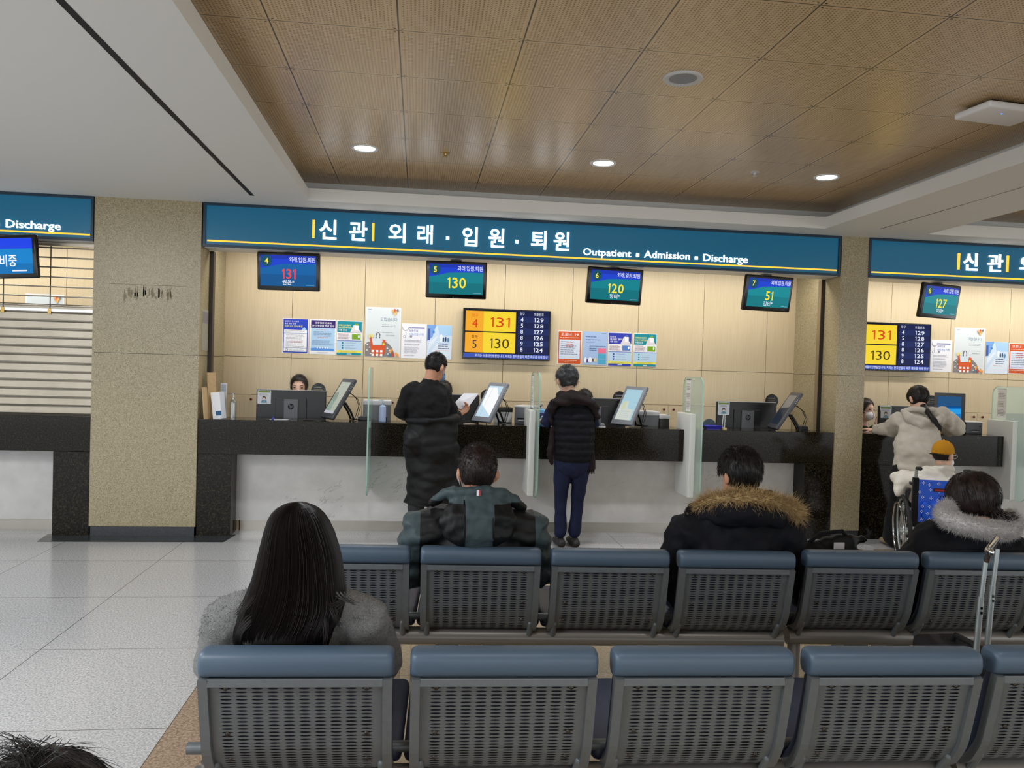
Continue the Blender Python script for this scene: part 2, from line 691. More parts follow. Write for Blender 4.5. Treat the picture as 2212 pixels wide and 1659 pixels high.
        c = P + D * L[:, None] + cu * L[:, None]
        c[:, 2] -= droop * L
        if hug is not None:
            c -= hug * (L ** 2 / .19)[:, None]
        out.append(c)
        V = np.stack(out, 1).reshape(-1, 3)
        w_ = 3 * seg + 1
        F = []
        base = []
        for k in range(seg - 1):
            for q in range(3):
                base.append((3 * k + q, 3 * k + (q + 1) % 3, 3 * k + 3 + (q + 1) % 3, 3 * k + 3 + q))
        for q in range(3):
            base.append((3 * (seg - 1) + q, 3 * (seg - 1) + (q + 1) % 3, w_ - 1))
        for i in range(N):
            o = i * w_
            F += [tuple(x + o for x in f) for f in base]
        return s.add(V, F, m, X)

    def mesh(s, name):
        me = bpy.data.meshes.new(name)
        V = np.concatenate(s.V) if s.V else np.zeros((0, 3))
        me.from_pydata(V.tolist(), [], s.F)
        for m_ in s.mats:
            me.materials.append(m_)
        if len(s.mats) > 1:
            me.polygons.foreach_set('material_index', s.I)
        me.update()
        return me

    def build(s, name, parent=None, smooth=False, mats=None, mat=None):
        if mat is not None:
            s.mats = [mat]
            s.I = [0] * len(s.F)
        me = s.mesh(name)
        if smooth:
            smooth_by_angle(me, smooth if not isinstance(smooth, bool) else 40)
        return link(name, me, parent)


def smooth_by_angle(me, deg):
    me.polygons.foreach_set('use_smooth', [True] * len(me.polygons))
    if deg >= 180:
        return
    bm = bmesh.new()
    bm.from_mesh(me)
    lim = R(deg)
    for e in bm.edges:
        if len(e.link_faces) == 2 and e.calc_face_angle(0) > lim:
            e.smooth = False
    bm.to_mesh(me)
    bm.free()


def link(name, me, parent=None):
    o = bpy.data.objects.new(name, me)
    COL.objects.link(o)
    if parent is not None:
        o.parent = parent
    return o


def tag(o, label, cat, group=None):
    o['label'] = label
    o['category'] = cat
    if group:
        o['group'] = group
    return o


def thing(name, label, cat, X=None, group=None):
    o = bpy.data.objects.new(name, None)
    o.empty_display_size = .1
    COL.objects.link(o)
    if X is not None:
        o.matrix_world = Matrix(np.asarray(X).tolist())
    return tag(o, label, cat, group)


def struct(o):
    o['kind'] = 'structure'
    return o


def copy_tree(o, X=None, label=None, group=None, parent=None):
    c = o.copy()
    COL.objects.link(c)
    if parent is not None:
        c.parent = parent
    for ch in list(o.children):
        copy_tree(ch, parent=c)
    if X is not None:
        c.matrix_world = Matrix(np.asarray(X).tolist())
    if label:
        c['label'] = label
    if group:
        c['group'] = group
    return c


def blob(prims, voxel=.014, smooth=3, disp=None):
    """closed shapes grown together into one continuous surface -> (verts, faces)"""
    me = prims.mesh('blob')
    o = link('blob', me)
    r = o.modifiers.new('r', 'REMESH')
    r.mode = 'VOXEL'
    r.voxel_size = voxel
    if smooth:
        sm = o.modifiers.new('s', 'SMOOTH')
        sm.factor = .5
        sm.iterations = smooth
    dg = bpy.context.evaluated_depsgraph_get()
    out = bpy.data.meshes.new_from_object(o.evaluated_get(dg))
    bpy.data.objects.remove(o)
    bpy.data.meshes.remove(me)
    n = len(out.vertices)
    V = np.empty(n * 3)
    out.vertices.foreach_get('co', V)
    V = V.reshape(-1, 3)
    if disp is not None:
        N = np.empty(n * 3)
        out.vertices.foreach_get('normal', N)
        N = N.reshape(-1, 3)
        V = V + N * np.asarray(disp(V, N))[:, None]
    F = [tuple(p.vertices) for p in out.polygons]
    bpy.data.meshes.remove(out)
    return V, F


def blob_obj(name, prims, parent, mats, voxel=.014, smooth=3, disp=None, pick=None, drop=None):
    V, F = blob(prims, voxel, smooth, disp)
    mb = MB()
    C = np.array([V[list(f)].mean(0) for f in F])
    if drop is not None:
        k = ~np.asarray(drop(C))
        F = [f for f, q in zip(F, k) if q]
        C = C[k]
    mb.add(V, F, mats[0])
    if pick is not None:
        for m_ in mats[1:]:
            mb.mi(m_)
        mb.I = [int(q) for q in pick(C)]
    return mb.build(name, parent, smooth=180)


def fbm(V, sc, amp, oct=2, off=0.0):
    return np.array([mnoise.fractal(Vector(((v[0] + off) * sc[0], v[1] * sc[1], v[2] * sc[2])), 1.0, 2.0, oct) for v in V]) * amp


# flat printed graphics, laid as thin layers on a sheet; x right, y down, both 0..1
def graphics(mb, X, w, h, items, mk, z=0.0005, dz=.0004):
    for it in items:
        k = it[0]
        if k == 'r':
            _, x0, y0, x1, y1, c = it
            mb.quad(x0 * w, h - y1 * h, x1 * w, h - y0 * h, z, mk(c), X)
        elif k == 'o':
            _, cx, cy, r, c = it[:5]
            ry = it[5] if len(it) > 5 else r
            P = [(cx * w + r * w * math.cos(a * math.pi / 10), h - cy * h + ry * w * math.sin(a * math.pi / 10), z) for a in range(20)]
            mb.add(P, [tuple(range(20))], mk(c), X)
        elif k == 'p':
            mb.add([(x * w, h - y * h, z) for x, y in it[1]][::-1], [tuple(range(len(it[1])))], mk(it[2]), X)
        elif k == 't':
            _, x0, y0, x1, y1, s_, c = it[:7]
            mb.text(s_, x0 * w, h - y1 * h, x1 * w, h - y0 * h, mk(c), X, z, it[7] if len(it) > 7 else .01, it[8] if len(it) > 8 else 'box')
        elif k == 'l':
            _, x0, y0, x1, y1, n, c = it
            for i in range(n):
                yy = y0 + (y1 - y0) * (i + .25) / n
                y2 = y0 + (y1 - y0) * (i + .58) / n
                x = x0
                end = x1 - random.random() * .25 * (x1 - x0)
                while x < end:
                    q = min(end, x + random.uniform(.05, .14))
                    mb.quad(x * w, h - y2 * h, q * w, h - yy * h, z, mk(c), X)
                    x = q + .015
        z += dz
    return z

# ------------------------------------------------------------------ the setting
F = 7.06          # face of piers and counters
WY = 7.93         # face of the wooden wall
ZC = 2.895        # white ceiling
ZW = 3.138        # timber ceiling

mb = MB().box((-12, -5, -.06), (14, 8.1, 0), M['floor'])
struct(mb.build('floor'))
mb = MB().box((-.05, -5, 0), (12, 6.40, .0012), M['cream'])
mb.box((-1.0, -5, 0), (-.05, 6.65, .0012), M['tan'])
mb.box((-.05, 6.40, 0), (12, 6.65, .0012), M['tan'])
struct(mb.build('floor_inlay'))
mb = MB().add([(-3.08, 6.83, .003), (-1.60, 6.83, .003), (-1.56, 7.12, .003), (-3.12, 7.12, .003)][::1], [(0, 1, 2, 3)], M['slate'])
struct(mb.build('floor_strip'))

mb = MB()
P = M['plaster']
mb.box((-12, -5, ZC), (-.96, 8.1, ZC + .105), P)
mb.box((3.62, -5, ZC), (4.62, 8.1, ZC + .105), P)
mb.box((9.2, -5, ZC), (14, 8.1, ZC + .105), P)
for a, b in ((-.96, 3.62), (4.62, 9.2)):
    mb.box((a, 6.74, ZC), (b, 8.1, ZC + .105), P)
    mb.box((a, -5, ZC), (b, -3, ZC + .105), P)
    # shadow gap above the rim and the lid over the recess
    mb.box((a - .14, 7.16, ZC + .105), (b + .32, 7.2, ZW + .02), P)
    mb.box((a - .16, -3.2, ZC + .105), (a - .13, 7.2, ZW + .02), P)
    mb.box((b + .30, -3.2, ZC + .105), (b + .33, 7.2, ZW + .02), P)
    mb.box((a - .16, -3.2, ZC + .105), (b + .33, -3.16, ZW + .02), P)
struct(mb.build('ceiling'))
mb = MB()
for a, b in ((-.96, 3.62), (4.62, 9.2)):
    mb.box((a - .16, -3.2, ZW), (b + .33, 7.2, ZW + .03), M['ceilwood'])
struct(mb.build('ceiling_panels'))
o = MB().box((-1.41, -4.9, ZC - .001), (-1.375, 6.66, ZC + .02), M['rubber']).build('slot_diffuser')
tag(o, 'long black linear air slot running through the white ceiling, left of the timber recess', 'air slot')
o = MB().box((4.075, -4.9, ZC - .001), (4.085, 6.62, ZC + .02), M['steel_dark']).build('ceiling_joint')
tag(o, 'thin dark joint line in the white ceiling beam between the two timber recesses', 'ceiling joint')

# wooden back wall: backing, upper and middle panels with open joints
SEAM = [-1.25 + .70 * k for k in range(-11, 20)]
mb = MB().box((-9.2, WY + .03, 0), (12.2, WY + .08, ZC), M['steel_dark'])
for a, b in zip(SEAM[:-1], SEAM[1:]):
    for z0, z1 in ((1.583, ZC - .002), (1.212, 1.579)):
        mb.box((a + .0022, WY, z0), (b - .0022, WY + .03, z1), M['oak'])
struct(mb.build('wall_back'))
NAMES = ['leftmost behind the counter, beside the wide granite pier', 'second from the wide granite pier', 'third from the wide granite pier',
         'fourth from the wide granite pier', 'fifth from the wide granite pier', 'sixth from the wide granite pier',
         'seventh from the wide granite pier', 'eighth from the wide granite pier', 'narrow one of the middle bay, beside the narrow granite pier',
         'narrow one of the right bay, beside the narrow granite pier', 'second from the narrow pier in the right bay', 'third from the narrow pier in the right bay', 'fourth from the narrow pier in the right bay']
CUPS = list(zip([-1.885] + SEAM[11:19], SEAM[11:19] + [3.96])) + list(zip([4.245] + SEAM[19:22], SEAM[19:23]))
for i, (a, b) in enumerate(CUPS):
    t = thing('wall_cupboard', 'low oak wall cupboard, ' + NAMES[i], 'cupboard', T((a + b) / 2, WY, 0), 'low cupboards along the back wall')
    wdt = b - a
    MB().box((-wdt / 2 + .002, .012, .0), (wdt / 2 - .002, .03, 1.209), M['oak']).build('carcass', t)
    xs = [(-wdt / 2 + .003, -.0015), (.0015, wdt / 2 - .003)] if wdt > .5 else [(-wdt / 2 + .003, wdt / 2 - .003)]
    for j, (p, q) in enumerate(xs):
        d = MB().box((p, -.006, .06), (q, .012, 1.207), M['oak']).build('door', t)
        kx = (q - .05 if j == 0 else p + .05)
        MB().lathe([(.004, 0), (.005, .012), (.012, .018), (.013, .025), (.006, .031), (.001, .032)], (0, 0, 0), 14, M['red'],
                   T(kx, -.006, 1.165) @ RX(math.pi / 2)).build('knob', d, smooth=True)

# piers of beige granite
def pier(x0, x1, marks=False):
    mb = MB()
    for z0, z1 in ((.085, 1.572), (1.576, ZC)):
        mb.box((x0, F - .01, z0), (x1, WY + .04, z1), M['granite'])
    mb.box((x0 + .01, F, .0), (x1 - .01, WY, ZC), M['steel_dark'])
    if marks:
        g = mat('stain', (128, 115, 86), .5)
        c = AY(236, 612, F)
        d = AY(404, 620, F)
        mb.box((c[0], F - .0108, c[2] - .004), (d[0], F - .009, c[2]), g)
        random.seed(3)
        for u in range(270, 374, 9):
            p = AY(u, 640, F)
            for q in range(3):
                h = random.uniform(.02, .09)
                x = p[0] + random.uniform(-.01, .015)
                z = p[2] + random.uniform(-.045, .02)
                mb.box((x, F - .0108, z), (x + random.uniform(.006, .014), F - .009, z + h), g)
    return struct(mb.build('column'))


pier(-2.765, -1.89, True)
pier(3.962, 4.243)
for k, (a, b) in enumerate(((-2.755, -1.90), (3.965, 4.24))):
    struct(MB().box((a, F - .004, 0), (b, F + .05, .083), M['slate']).build('baseboard_%d' % (k + 1)))

for x, lab in ((-1.872, 'dark steel shutter guide rail on the side of the wide granite pier'), (3.945, 'dark steel shutter guide rail on the side of the narrow granite pier')):
    s = 1 if x < 0 else -1
    t = thing('shutter_guide', lab, 'guide rail', T(x, 7.33, 1.022))
    MB().box((-.018, 0, 0), (.018, .012, 1.492), M['steel_dark']).box((-.018, .012, 0), (-.010, .07, 1.492), M['steel']).box((.010, .012, 0), (.018, .07, 1.492), M['steel_dark']).build('channel', t)
    MB().box((-.020, -.002, .0), (.020, .0, .05), M['steel_dark']).build('foot_plate', t)

# ------------------------------------------------------------------ sign boxes over the counters
WHITE = em((255, 255, 255), 2.6)
AMBER = em((255, 190, 60), 1.5)


def sign(x0, x1, label, chars, bars, words, dots):
    t = thing('sign_box', label, 'sign', T(x0, F - .02, 2.515))
    wd, hh, dp = x1 - x0, .378, .29
    fr = MB()
    b = .022
    for lo, hi in (((0, 0, 0), (wd, dp, b)), ((0, 0, hh - b), (wd, dp, hh)), ((0, 0, b), (b, dp, hh - b)), ((wd - b, 0, b), (wd, dp, hh - b)), ((b, dp - .02, b), (wd - b, dp, hh - b))):
        fr.box(lo, hi, M['tealframe'])
    fr.box((.01, .03, -.003), (wd - .01, dp - .01, 0), M['lightplastic'])
    fr.build('frame', t)
    MB().box((b, .014, b), (wd - b, .03, hh - b), M['teal']).build('panel', t)
    X = frame((0, .013, 0), (1, 0, 0), (0, 0, 1))
    MB().box((.035, .009, .047), (wd - .03, .014, .060), AMBER).build('accent_line', t)
    for u in bars:
        MB().box((u - x0 - .010, .002, .118), (u - x0 + .010, .014, .275), AMBER).build('accent_bar', t)
    for s, a, c, z0, z1 in chars:
        mbt = MB()
        mbt.text(s, a - x0, z0, c - x0, z1, WHITE, X, .001, .014, 'box', .012)
        mbt.build('letter', t)
    for a, z in dots:
        MB().box((a - x0 - .014, .001, z - .014), (a - x0 + .014, .013, z + .014), WHITE).build('dot', t)
    for s, a, c, z0, z1 in words:
        mbt = MB()
        mbt.text(s, a - x0, z0, c - x0, z1, WHITE, X, .001, .003, 'box', .010)
        mbt.build('lettering', t)
    return t


def X_(u, v):
    return AY(u, v, F - .02)[0]


KO = [('신', 690, 727), ('관', 754, 793), ('외', 839, 876), ('래', 902, 935), ('입', 999, 1032), ('원', 1056, 1090), ('퇴', 1148, 1181), ('원', 1197, 1231)]
chars = [(s, X_(a, 500), X_(b, 500), .113, .283) for s, a, b in KO]
words = [('Outpatient', X_(1260, 545), X_(1364, 545), .068, .150), ('Admission', X_(1392, 550), X_(1491, 550), .090, .155), ('Discharge', X_(1520, 555), X_(1616, 555), .064, .150)]
words = [(s, a, b, z - .004, y - .004) for s, a, b, z, y in words]
sign(-1.876, 3.950, 'long teal illuminated sign with white lettering over the middle counter, between the two piers', chars,
     [X_(677, 495), X_(806, 505)], words, [(X_(967, 516), .175), (X_(1117, 522), .175), (X_(1378, 548), .105), (X_(1505, 552), .105)])
dx = X_(2072, 570) - X_(677, 495)
sign(4.236, 8.9, 'teal illuminated sign over the right counter, cut off by the right edge', [(s, a + dx, b + dx, z0, z1) for s, a, b, z0, z1 in chars],
     [X_(677, 495) + dx, X_(806, 505) + dx], [], [(X_(967, 516) + dx, .175), (X_(1117, 522) + dx, .175)])
dl = X_(130, 480) - words[2][2]
sign(-6.6, -2.77, 'teal illuminated sign over the closed left counter, cut off by the left edge', [], [], [(s, a + dl, b + dl, z0, z1) for s, a, b, z0, z1 in words],
     [(X_(1378, 548) + dl, .105), (X_(1505, 552) + dl, .105)])

# ------------------------------------------------------------------ ceiling fittings
def downlight(x, y, label):
    t = thing('downlight', label, 'ceiling lamp', T(x, y, ZW), 'round downlights in the timber ceiling')
    MB().lathe([(.078, -.004), (.092, -.010), (.100, -.006), (.101, 0), (.078, 0), (.078, -.004)], n=36, m=M['acrylic']).build('rim', t, smooth=True)
    MB().lathe([(.001, -.004), (.078, -.004), (.078, -.001), (.001, -.001)], n=36, m=em((240, 246, 255), 9.0)).build('diffuser', t)
    L = bpy.data.lights.new('downlight_beam', 'SPOT')
    L.energy = 95
    L.color = (.93, .96, 1.0)
    L.spot_size = R(125)
    L.spot_blend = .8
    L.shadow_soft_size = .08
    o = bpy.data.objects.new('downlight_beam', L)
    COL.objects.link(o)
    o.location = (x, y, ZW - .03)


for x, lab in ((-.44, 'lit round downlight nearest the left edge of the timber ceiling'), (1.36, 'lit round downlight in the middle of the row of three'), (3.17, 'lit round downlight nearest the right rim of the timber ceiling')):
    downlight(x, 5.91, lab)
for x, y in ((.16, 1.1), (1.96, 1.1), (6.0, 5.3)):
    L = bpy.data.lights.new('downlight_beam', 'SPOT')
    L.energy, L.color, L.spot_size, L.spot_blend, L.shadow_soft_size = 42, (.93, .96, 1.0), R(130), .8, .1
    o = bpy.data.objects.new('downlight_beam', L)
    COL.objects.link(o)
    o.location = (x, y, ZW - .03)

t = thing('ceiling_speaker', 'round white rimmed loudspeaker with grey mesh set in the timber ceiling', 'speaker', T(1.369, 4.117, ZW))
MB().lathe([(.075, -.006), (.100, -.012), (.106, -.006), (.106, 0), (.075, 0)], n=40, m=M['lightplastic']).build('rim', t, smooth=True)
MB().lathe([(.001, -.007), (.076, -.006), (.076, -.001), (.001, -.001)], n=40, m=mat('grille_grey', (150, 154, 160), .6, bump=(900, .5, .002))).build('grille', t)
for x, lab, m_ in ((.153, 'small brass coloured sprinkler between the first two downlights', M['gold']), (2.57, 'small white sprinkler between the last two downlights', M['lightplastic'])):
    t = thing('sprinkler', lab, 'sprinkler', T(x, 5.9, ZW))
    MB().lathe([(.034, 0), (.034, -.006), (.012, -.008), (.010, -.022), (.006, -.024)][::-1], n=20, m=m_).build('escutcheon', t, smooth=True)
    MB().lathe([(.001, -.034), (.016, -.033), (.016, -.030), (.001, -.029)], n=16, m=m_).cyl((.008, 0, -.03), (.008, 0, -.02), .002, n=6, m=m_).cyl((-.008, 0, -.03), (-.008, 0, -.02), .002, n=6, m=m_).build('deflector', t)
t = thing('wireless_access_point', 'white box of a wireless access point with a blue light hung under the timber ceiling', 'access point', T(3.29, 4.19, ZW) @ RZ(.12))
MB().box((-.20, -.13, -.058), (.20, .13, -.018), mat('matt_white', (238, 239, 242), .5), b=.014).build('housing', t, smooth=True)
MB().box((-.15, -.09, -.02), (.15, .09, 0), M['steel_dark']).build('mounting_plate', t)
MB().ell((-.04, -.05, -.058), (.006, .006, .002), em((60, 110, 255), 4), nu=10, nv=6).build('indicator_light', t)

# ------------------------------------------------------------------ steel roller shutter in the left bay
t = thing('roller_shutter', 'closed steel roller shutter of slats with open bars above, over the left counter', 'shutter', T(-2.77, 7.20, 1.022))
WL = 3.6
mb = MB()
z = .004
random.seed(5)
while z < .90:
    mb.add([(-WL, 0, z), (-.02, 0, z), (-.02, -.003, z + .012), (-WL, -.003, z + .012), (-.02, -.003, z + .062), (-WL, -.003, z + .062), (-.02, 0, z + .070), (-WL, 0, z + .070)],
           [(0, 1, 2, 3), (3, 2, 4, 5), (5, 4, 6, 7)], M['steel'])
    z += .0735
mb.box((-WL, .002, 0), (-.02, .006, .905), M['steel_dark'])
mb.build('slat_curtain', t)
MB().box((-WL, -.012, .893), (-.02, .008, .915), M['chrome']).build('top_slat_rail', t)
z = .94
while z < 1.49:
    MB().cyl((-WL, 0, z), (-.02, 0, z), .0068, n=10, m=M['steel']).build('grille_bar', t, smooth=True)
    z += .0835
for x in (-.402, -.78, -1.2):
    MB().cyl((x, -.003, .90), (x, -.003, 1.49), .0045, n=8, m=M['steel_dark']).box((x - .014, -.016, .87), (x + .014, -.009, .915), M['gold']).build('link_rod', t)
MB().box((-WL, -.03, 1.455), (-.02, .03, 1.49), M['steel']).build('head_rail', t)

# ------------------------------------------------------------------ counters
def counter(x0, x1, segs, legs, label):
    t = thing('service_counter', label, 'counter', T(x0, F, 0))
    for a, b in segs:
        MB().box((a - x0, 0, .722), (b - x0, .028, 1.022), M['black'], b=.002).box((a - x0, .028, .99), (b - x0, .36, 1.022), M['black']).build('countertop', t)
    for a, b in legs:
        MB().box((a - x0, .006, 0), (b - x0, .31, .720), M['black'], b=.002).build('leg', t)
    a, b = (legs[0][1] if legs[0][0] <= x0 + .01 else x0), (legs[-1][0] if legs[-1][1] >= x1 - .01 else x1)
    MB().box((a - x0, .22, .10), (b - x0, .24, .99), M['marble']).build('front_panel', t)
    MB().box((a - x0 + .03, .25, 0), (b - x0 - .0, .26, .10), M['kick']).build('toe_kick', t)
    MB().box((a - x0, .24, .70), (b - x0, .61, .74), M['oak']).box((a - x0, .26, .0), (a - x0 + .02, .60, .70), M['oak']).box((b - x0 - .02, .26, .0), (b - x0, .60, .70), M['oak']).build('staff_shelf', t)
    return t


counter(-1.885, 3.958, [(-1.885, -.436), (-.402, 1.004), (1.082, 2.474), (2.610, 3.958)], [(-1.885, -1.60), (3.68, 3.958)],
        'long black granite counter with white marble front in the middle bay')
counter(4.247, 8.9, [(4.247, 5.73), (5.9, 8.9)], [(4.247, 4.60), (8.6, 8.9)], 'black granite counter at the right, behind the wheelchair')
counter(-6.6, -2.77, [(-6.6, -2.77)], [(-6.6, -6.3), (-3.068, -2.77)], 'black granite counter under the closed shutter at the left')


# glass partitions, each with a white acrylic box on its left side
def partition(x, y0, y1, label, notice=None, box=True):
    t = thing('glass_partition', label, 'partition', T(x, y0, .40), 'glass partitions between the windows')
    L, H, r = y1 - y0, 1.115, .09
    P = []
    for cx, cz, a0 in ((L - r, r, -90), (L - r, H - r, 0), (r, H - r, 90), (r, r, 180)):
        P += [(cx + r * math.cos(R(a0 + q)), cz + r * math.sin(R(a0 + q))) for q in range(0, 91, 15)]
    X = np.array([[0, 0, 1, 0], [1, 0, 0, 0], [0, 1, 0, 0], [0, 0, 0, 1.0]])
    MB().prism(P, -.006, .006, M['glass'], X, side=M['glassedge']).build('pane', t)
    if box:
        MB().box((-.066, .13, .008), (-.012, L - .02, .775), M['acrylic'], b=.004).build('acrylic_box', t)
    else:
        MB().box((-.014, .22, .58), (.014, .27, .64), M['chrome'], b=.003).build('clamp', t)
    if notice:
        tag(o_ := MB().box((x - .0105, y0 + .30, 1.19), (x - .0085, y0 + .42, 1.49), pm((226, 226, 224))).build('paper_notice'), notice, 'notice')
        # small print across the sheet
        mbn = MB()
        random.seed(int(x * 10))
        graphics(mbn, frame((x - .0115, y0 + .42, 1.19), (0, -1, 0), (0, 0, 1)), .12, .30,
                 [('r', 0, 0, 1, .02, (90, 90, 96)), ('l', .1, .1, .95, .35, 5, (150, 148, 150)), ('l', .1, .42, .95, .62, 4, (160, 140, 140)), ('l', .1, .68, .95, .92, 5, (150, 148, 150))], pm)
        mbn.build('print', o_)
    return t


partition(-.418, 6.80, 7.30, 'edge-on glass partition between the first two windows of the middle counter', box=False)
partition(1.060, 6.78, 7.30, 'glass partition with a white box, left of the grey haired person in the vest', 'paper notice on the glass partition left of the grey haired person')
partition(2.545, 6.78, 7.30, 'glass partition with a white box, behind the seated person in the tan fur hood', 'paper notice on the glass partition above the tan fur hood')
partition(5.83, 6.86, 7.36, 'large glass partition with a white box at the right edge of the photo', 'paper notice on the glass partition at the right edge')


# ------------------------------------------------------------------ queue number monitors hung under the signs
def small_monitor(pose, label, items, sz=(.55, .335)):
    x, y, z, yaw, tilt, roll = pose
    A = T(x, y, z) @ RZ(yaw) @ RX(-tilt) @ RY(-roll)
    t = thing('queue_monitor', label, 'monitor', A, 'queue number monitors under the signs')
    w_, h_ = sz
    MB().box((-w_ / 2, 0, -h_ / 2), (w_ / 2, .045, h_ / 2), M['gloss'], b=.012).build('casing', t, smooth=True)
    mb = MB()
    sw, sh = w_ - .062, h_ - .066
    X = frame((-sw / 2, -.0006, -sh / 2 + .006), (1, 0, 0), (0, 0, 1))
    graphics(mb, X, sw, sh, items, lambda c: em(c, 1.0))
    mb.build('screen', t)
    MB().text('▲ ————', -.03, -h_ / 2 + .008, .03, -h_ / 2 + .016, pm((120, 120, 124)), frame((0, -.0006, 0), (1, 0, 0), (0, 0, 1)), 0).build('maker_mark', t)
    # bracket up to the underside of the sign box (leans back to vertical)
    Ai = np.linalg.inv(A)
    top = Ai @ np.array([x, max(y + .04, 7.20), 2.514, 1])
    MB().tube([(0, .045, .05), (0, .085, .10), tuple(top[:3])], [.014, .016, .016], 10, M['plastic']).lathe([(.05, -.022), (.055, -.006), (.055, 0), (.001, 0)], n=20, m=M['plastic'], X=Ai @ T(x, max(y + .04, 7.20), 2.513)).build('bracket', t, smooth=True)
    return t


def ticket(win, num, ncol, name, body=(0, 128, 140), big=True):
    top = (18, 62, 205)
    wave = [(0, .10)] + [(k / 12, .36 - .10 * math.sin(min(1, k / 9) * math.pi / 2) + .07 * math.cos(min(k, 4) / 4 * math.pi / 2)) for k in range(13)] + [(1, .0), (0, 0)]
    it = [('r', 0, 0, 1, 1, body), ('r', 0, .62, 1, 1, tuple(max(0, int(c * .88)) for c in body)), ('p', wave[1:], top), ('r', 0, 0, 1, .12, (14, 48, 176)),
          ('o', .11, .19, .10, (0, 74, 100)), ('t', .075, .10, .145, .28, win, (255, 236, 60), .012, 'c'),
          ('t', .52, .05, .985, .21, '외래.입원.퇴원', (240, 246, 255), .004),
          ('t', .30, .44, .72, .76 if name else .80, num, ncol, .012, 'c')]
    if name:
        it.append(('t', .34, .79, .66, .95, name, (240, 246, 255), .006, 'c'))
    it.append(('r', .82, .945, .97, .955, (150, 200, 205)))
    return it


YEL, RED = (255, 232, 40), (255, 62, 56)
small_monitor((-1.165, 7.12, 2.338, -.10, -.10, 0), 'hanging monitor showing red 131 over window 4', ticket('4', '131', RED, '권윤*', (0, 96, 165)))
small_monitor((.316, 7.12, 2.328, -.06, -.12, .0), 'hanging monitor showing yellow 130 over window 5', ticket('5', '130', YEL, ''))
small_monitor((1.79, 7.12, 2.334, .16, -.14, .0), 'hanging monitor showing yellow 120 over window 6', ticket('6', '120', YEL, '정미*'))
small_monitor((3.284, 7.12, 2.327, .26, -.16, .01), 'hanging monitor showing yellow 51 over window 7', ticket('7', '51', YEL, '김인*', (0, 136, 146)))
small_monitor((5.047, 7.12, 2.325, .34, -.14, .0), 'hanging monitor showing yellow 127 over window 8 in the right bay', ticket('8', '127', YEL, '이희*', (0, 136, 146)))
small_monitor((-3.435, 6.93, 2.335, -.20, -.06, .04), 'hanging monitor with big white letters over the closed left counter',
              [('r', 0, 0, 1, 1, (0, 130, 205)), ('r', 0, 0, 1, .3, (20, 64, 232)), ('r', 0, .72, 1, 1, (0, 112, 180)), ('t', .02, .46, .74, .80, '업무준비중', (250, 252, 255), .012), ('r', .66, .90, .90, .94, (235, 240, 250))], (.60, .355))


# ------------------------------------------------------------------ big queue displays on the wall
def wall_display(p0, p1, label):
    a, b = AY(*p0, WY - .06), AY(*p1, WY - .06)
    w_, h_ = b[0] - a[0], a[2] - b[2]
    t = thing('queue_display', label, 'display', T(a[0], WY - .06, b[2]))
    MB().box((0, 0, 0), (w_, .035, h_), M['gloss'], b=.005).build('casing', t)
    MB().box((w_ * .3, .035, h_ * .2), (w_ * .7, .05, h_ * .8), M['steel_dark']).build('wall_bracket', t)
    mb = MB()
    Yc, Oc, Nv, Dk = (246, 214, 46), (246, 170, 40), (18, 28, 74), (60, 36, 20)
    it = [('r', 0, 0, 1, 1, (8, 10, 26)), ('r', .015, .03, .6, .445, Yc), ('r', .015, .03, .225, .445, Oc), ('r', .015, .47, .6, .885, Yc), ('r', .015, .47, .225, .885, Oc),
          ('r', .625, .0, .99, .885, Nv), ('r', .0, .905, 1, .99, (62, 84, 176)),
          ('t', .09, .09, .16, .155, '창구', (220, 70, 20), .002), ('t', .085, .20, .165, .37, '4', (230, 50, 20), .0, 'c'), ('t', .30, .15, .53, .35, '131', (216, 66, 20), 0.0),
          ('t', .09, .53, .16, .595, '창구', Dk, .01), ('t', .085, .63, .165, .80, '5', Dk, .0, 'c'), ('t', .30, .59, .53, .79, '130', (60, 50, 16), 0.0),
          ('t', .645, .03, .70, .09, '창구', (220, 226, 245), .002), ('t', .81, .03, .925, .09, '호출번호', (220, 226, 245), .002)]
    for i, (p, q) in enumerate((('4', '129'), ('5', '128'), ('8', '127'), ('8', '126'), ('9', '125'), ('8', '124'))):
        y = .135 + .125 * i
        if i % 2 == 0:
            it.append(('r', .625, y - .02, .99, y + .105, (26, 40, 92)))
        it += [('t', .65, y, .695, y + .085, p, (235, 240, 252), .008, 'c'), ('t', .815, y, .925, y + .085, q, (240, 244, 255), .008)]
    it.append(('t', .14, .915, .985, .98, '여기는 서울아산병원입니다. 저희는 환자분들의 빠른 쾌유를 위해 항상', (225, 232, 255), .002))
    m_ = .012
    graphics(mb, frame((m_, -.0005, m_), (1, 0, 0), (0, 0, 1)), w_ - 2 * m_, h_ - 2 * m_, it, lambda c: em(c, 1.0), dz=.0003)
    mb.build('screen', t)


wall_display((1001, 664.5), (1187.5, 780.5), 'wide wall display with yellow boxes 131 and 130 above the middle counter')
wall_display((1826, 693), (2008.5, 804.5), 'wide wall display with yellow boxes partly hidden by the narrow pier')


# ------------------------------------------------------------------ posters
def poster(p0, p1, label, items, paper=(240, 240, 244)):
    a, b = AY(*p0, WY - .002), AY(*p1, WY - .002)
    w_, h_ = b[0] - a[0], a[2] - b[2]
    mb = MB().box((a[0], WY - .002, b[2]), (b[0], WY - .0002, a[2]), pm(paper))
    random.seed(len(label))
    graphics(mb, frame((a[0], WY - .0022, b[2]), (1, 0, 0), (0, 0, 1)), w_, h_, items, pm, dz=.00025)
    return tag(mb.build('poster'), label, 'poster', 'posters on the wooden wall')


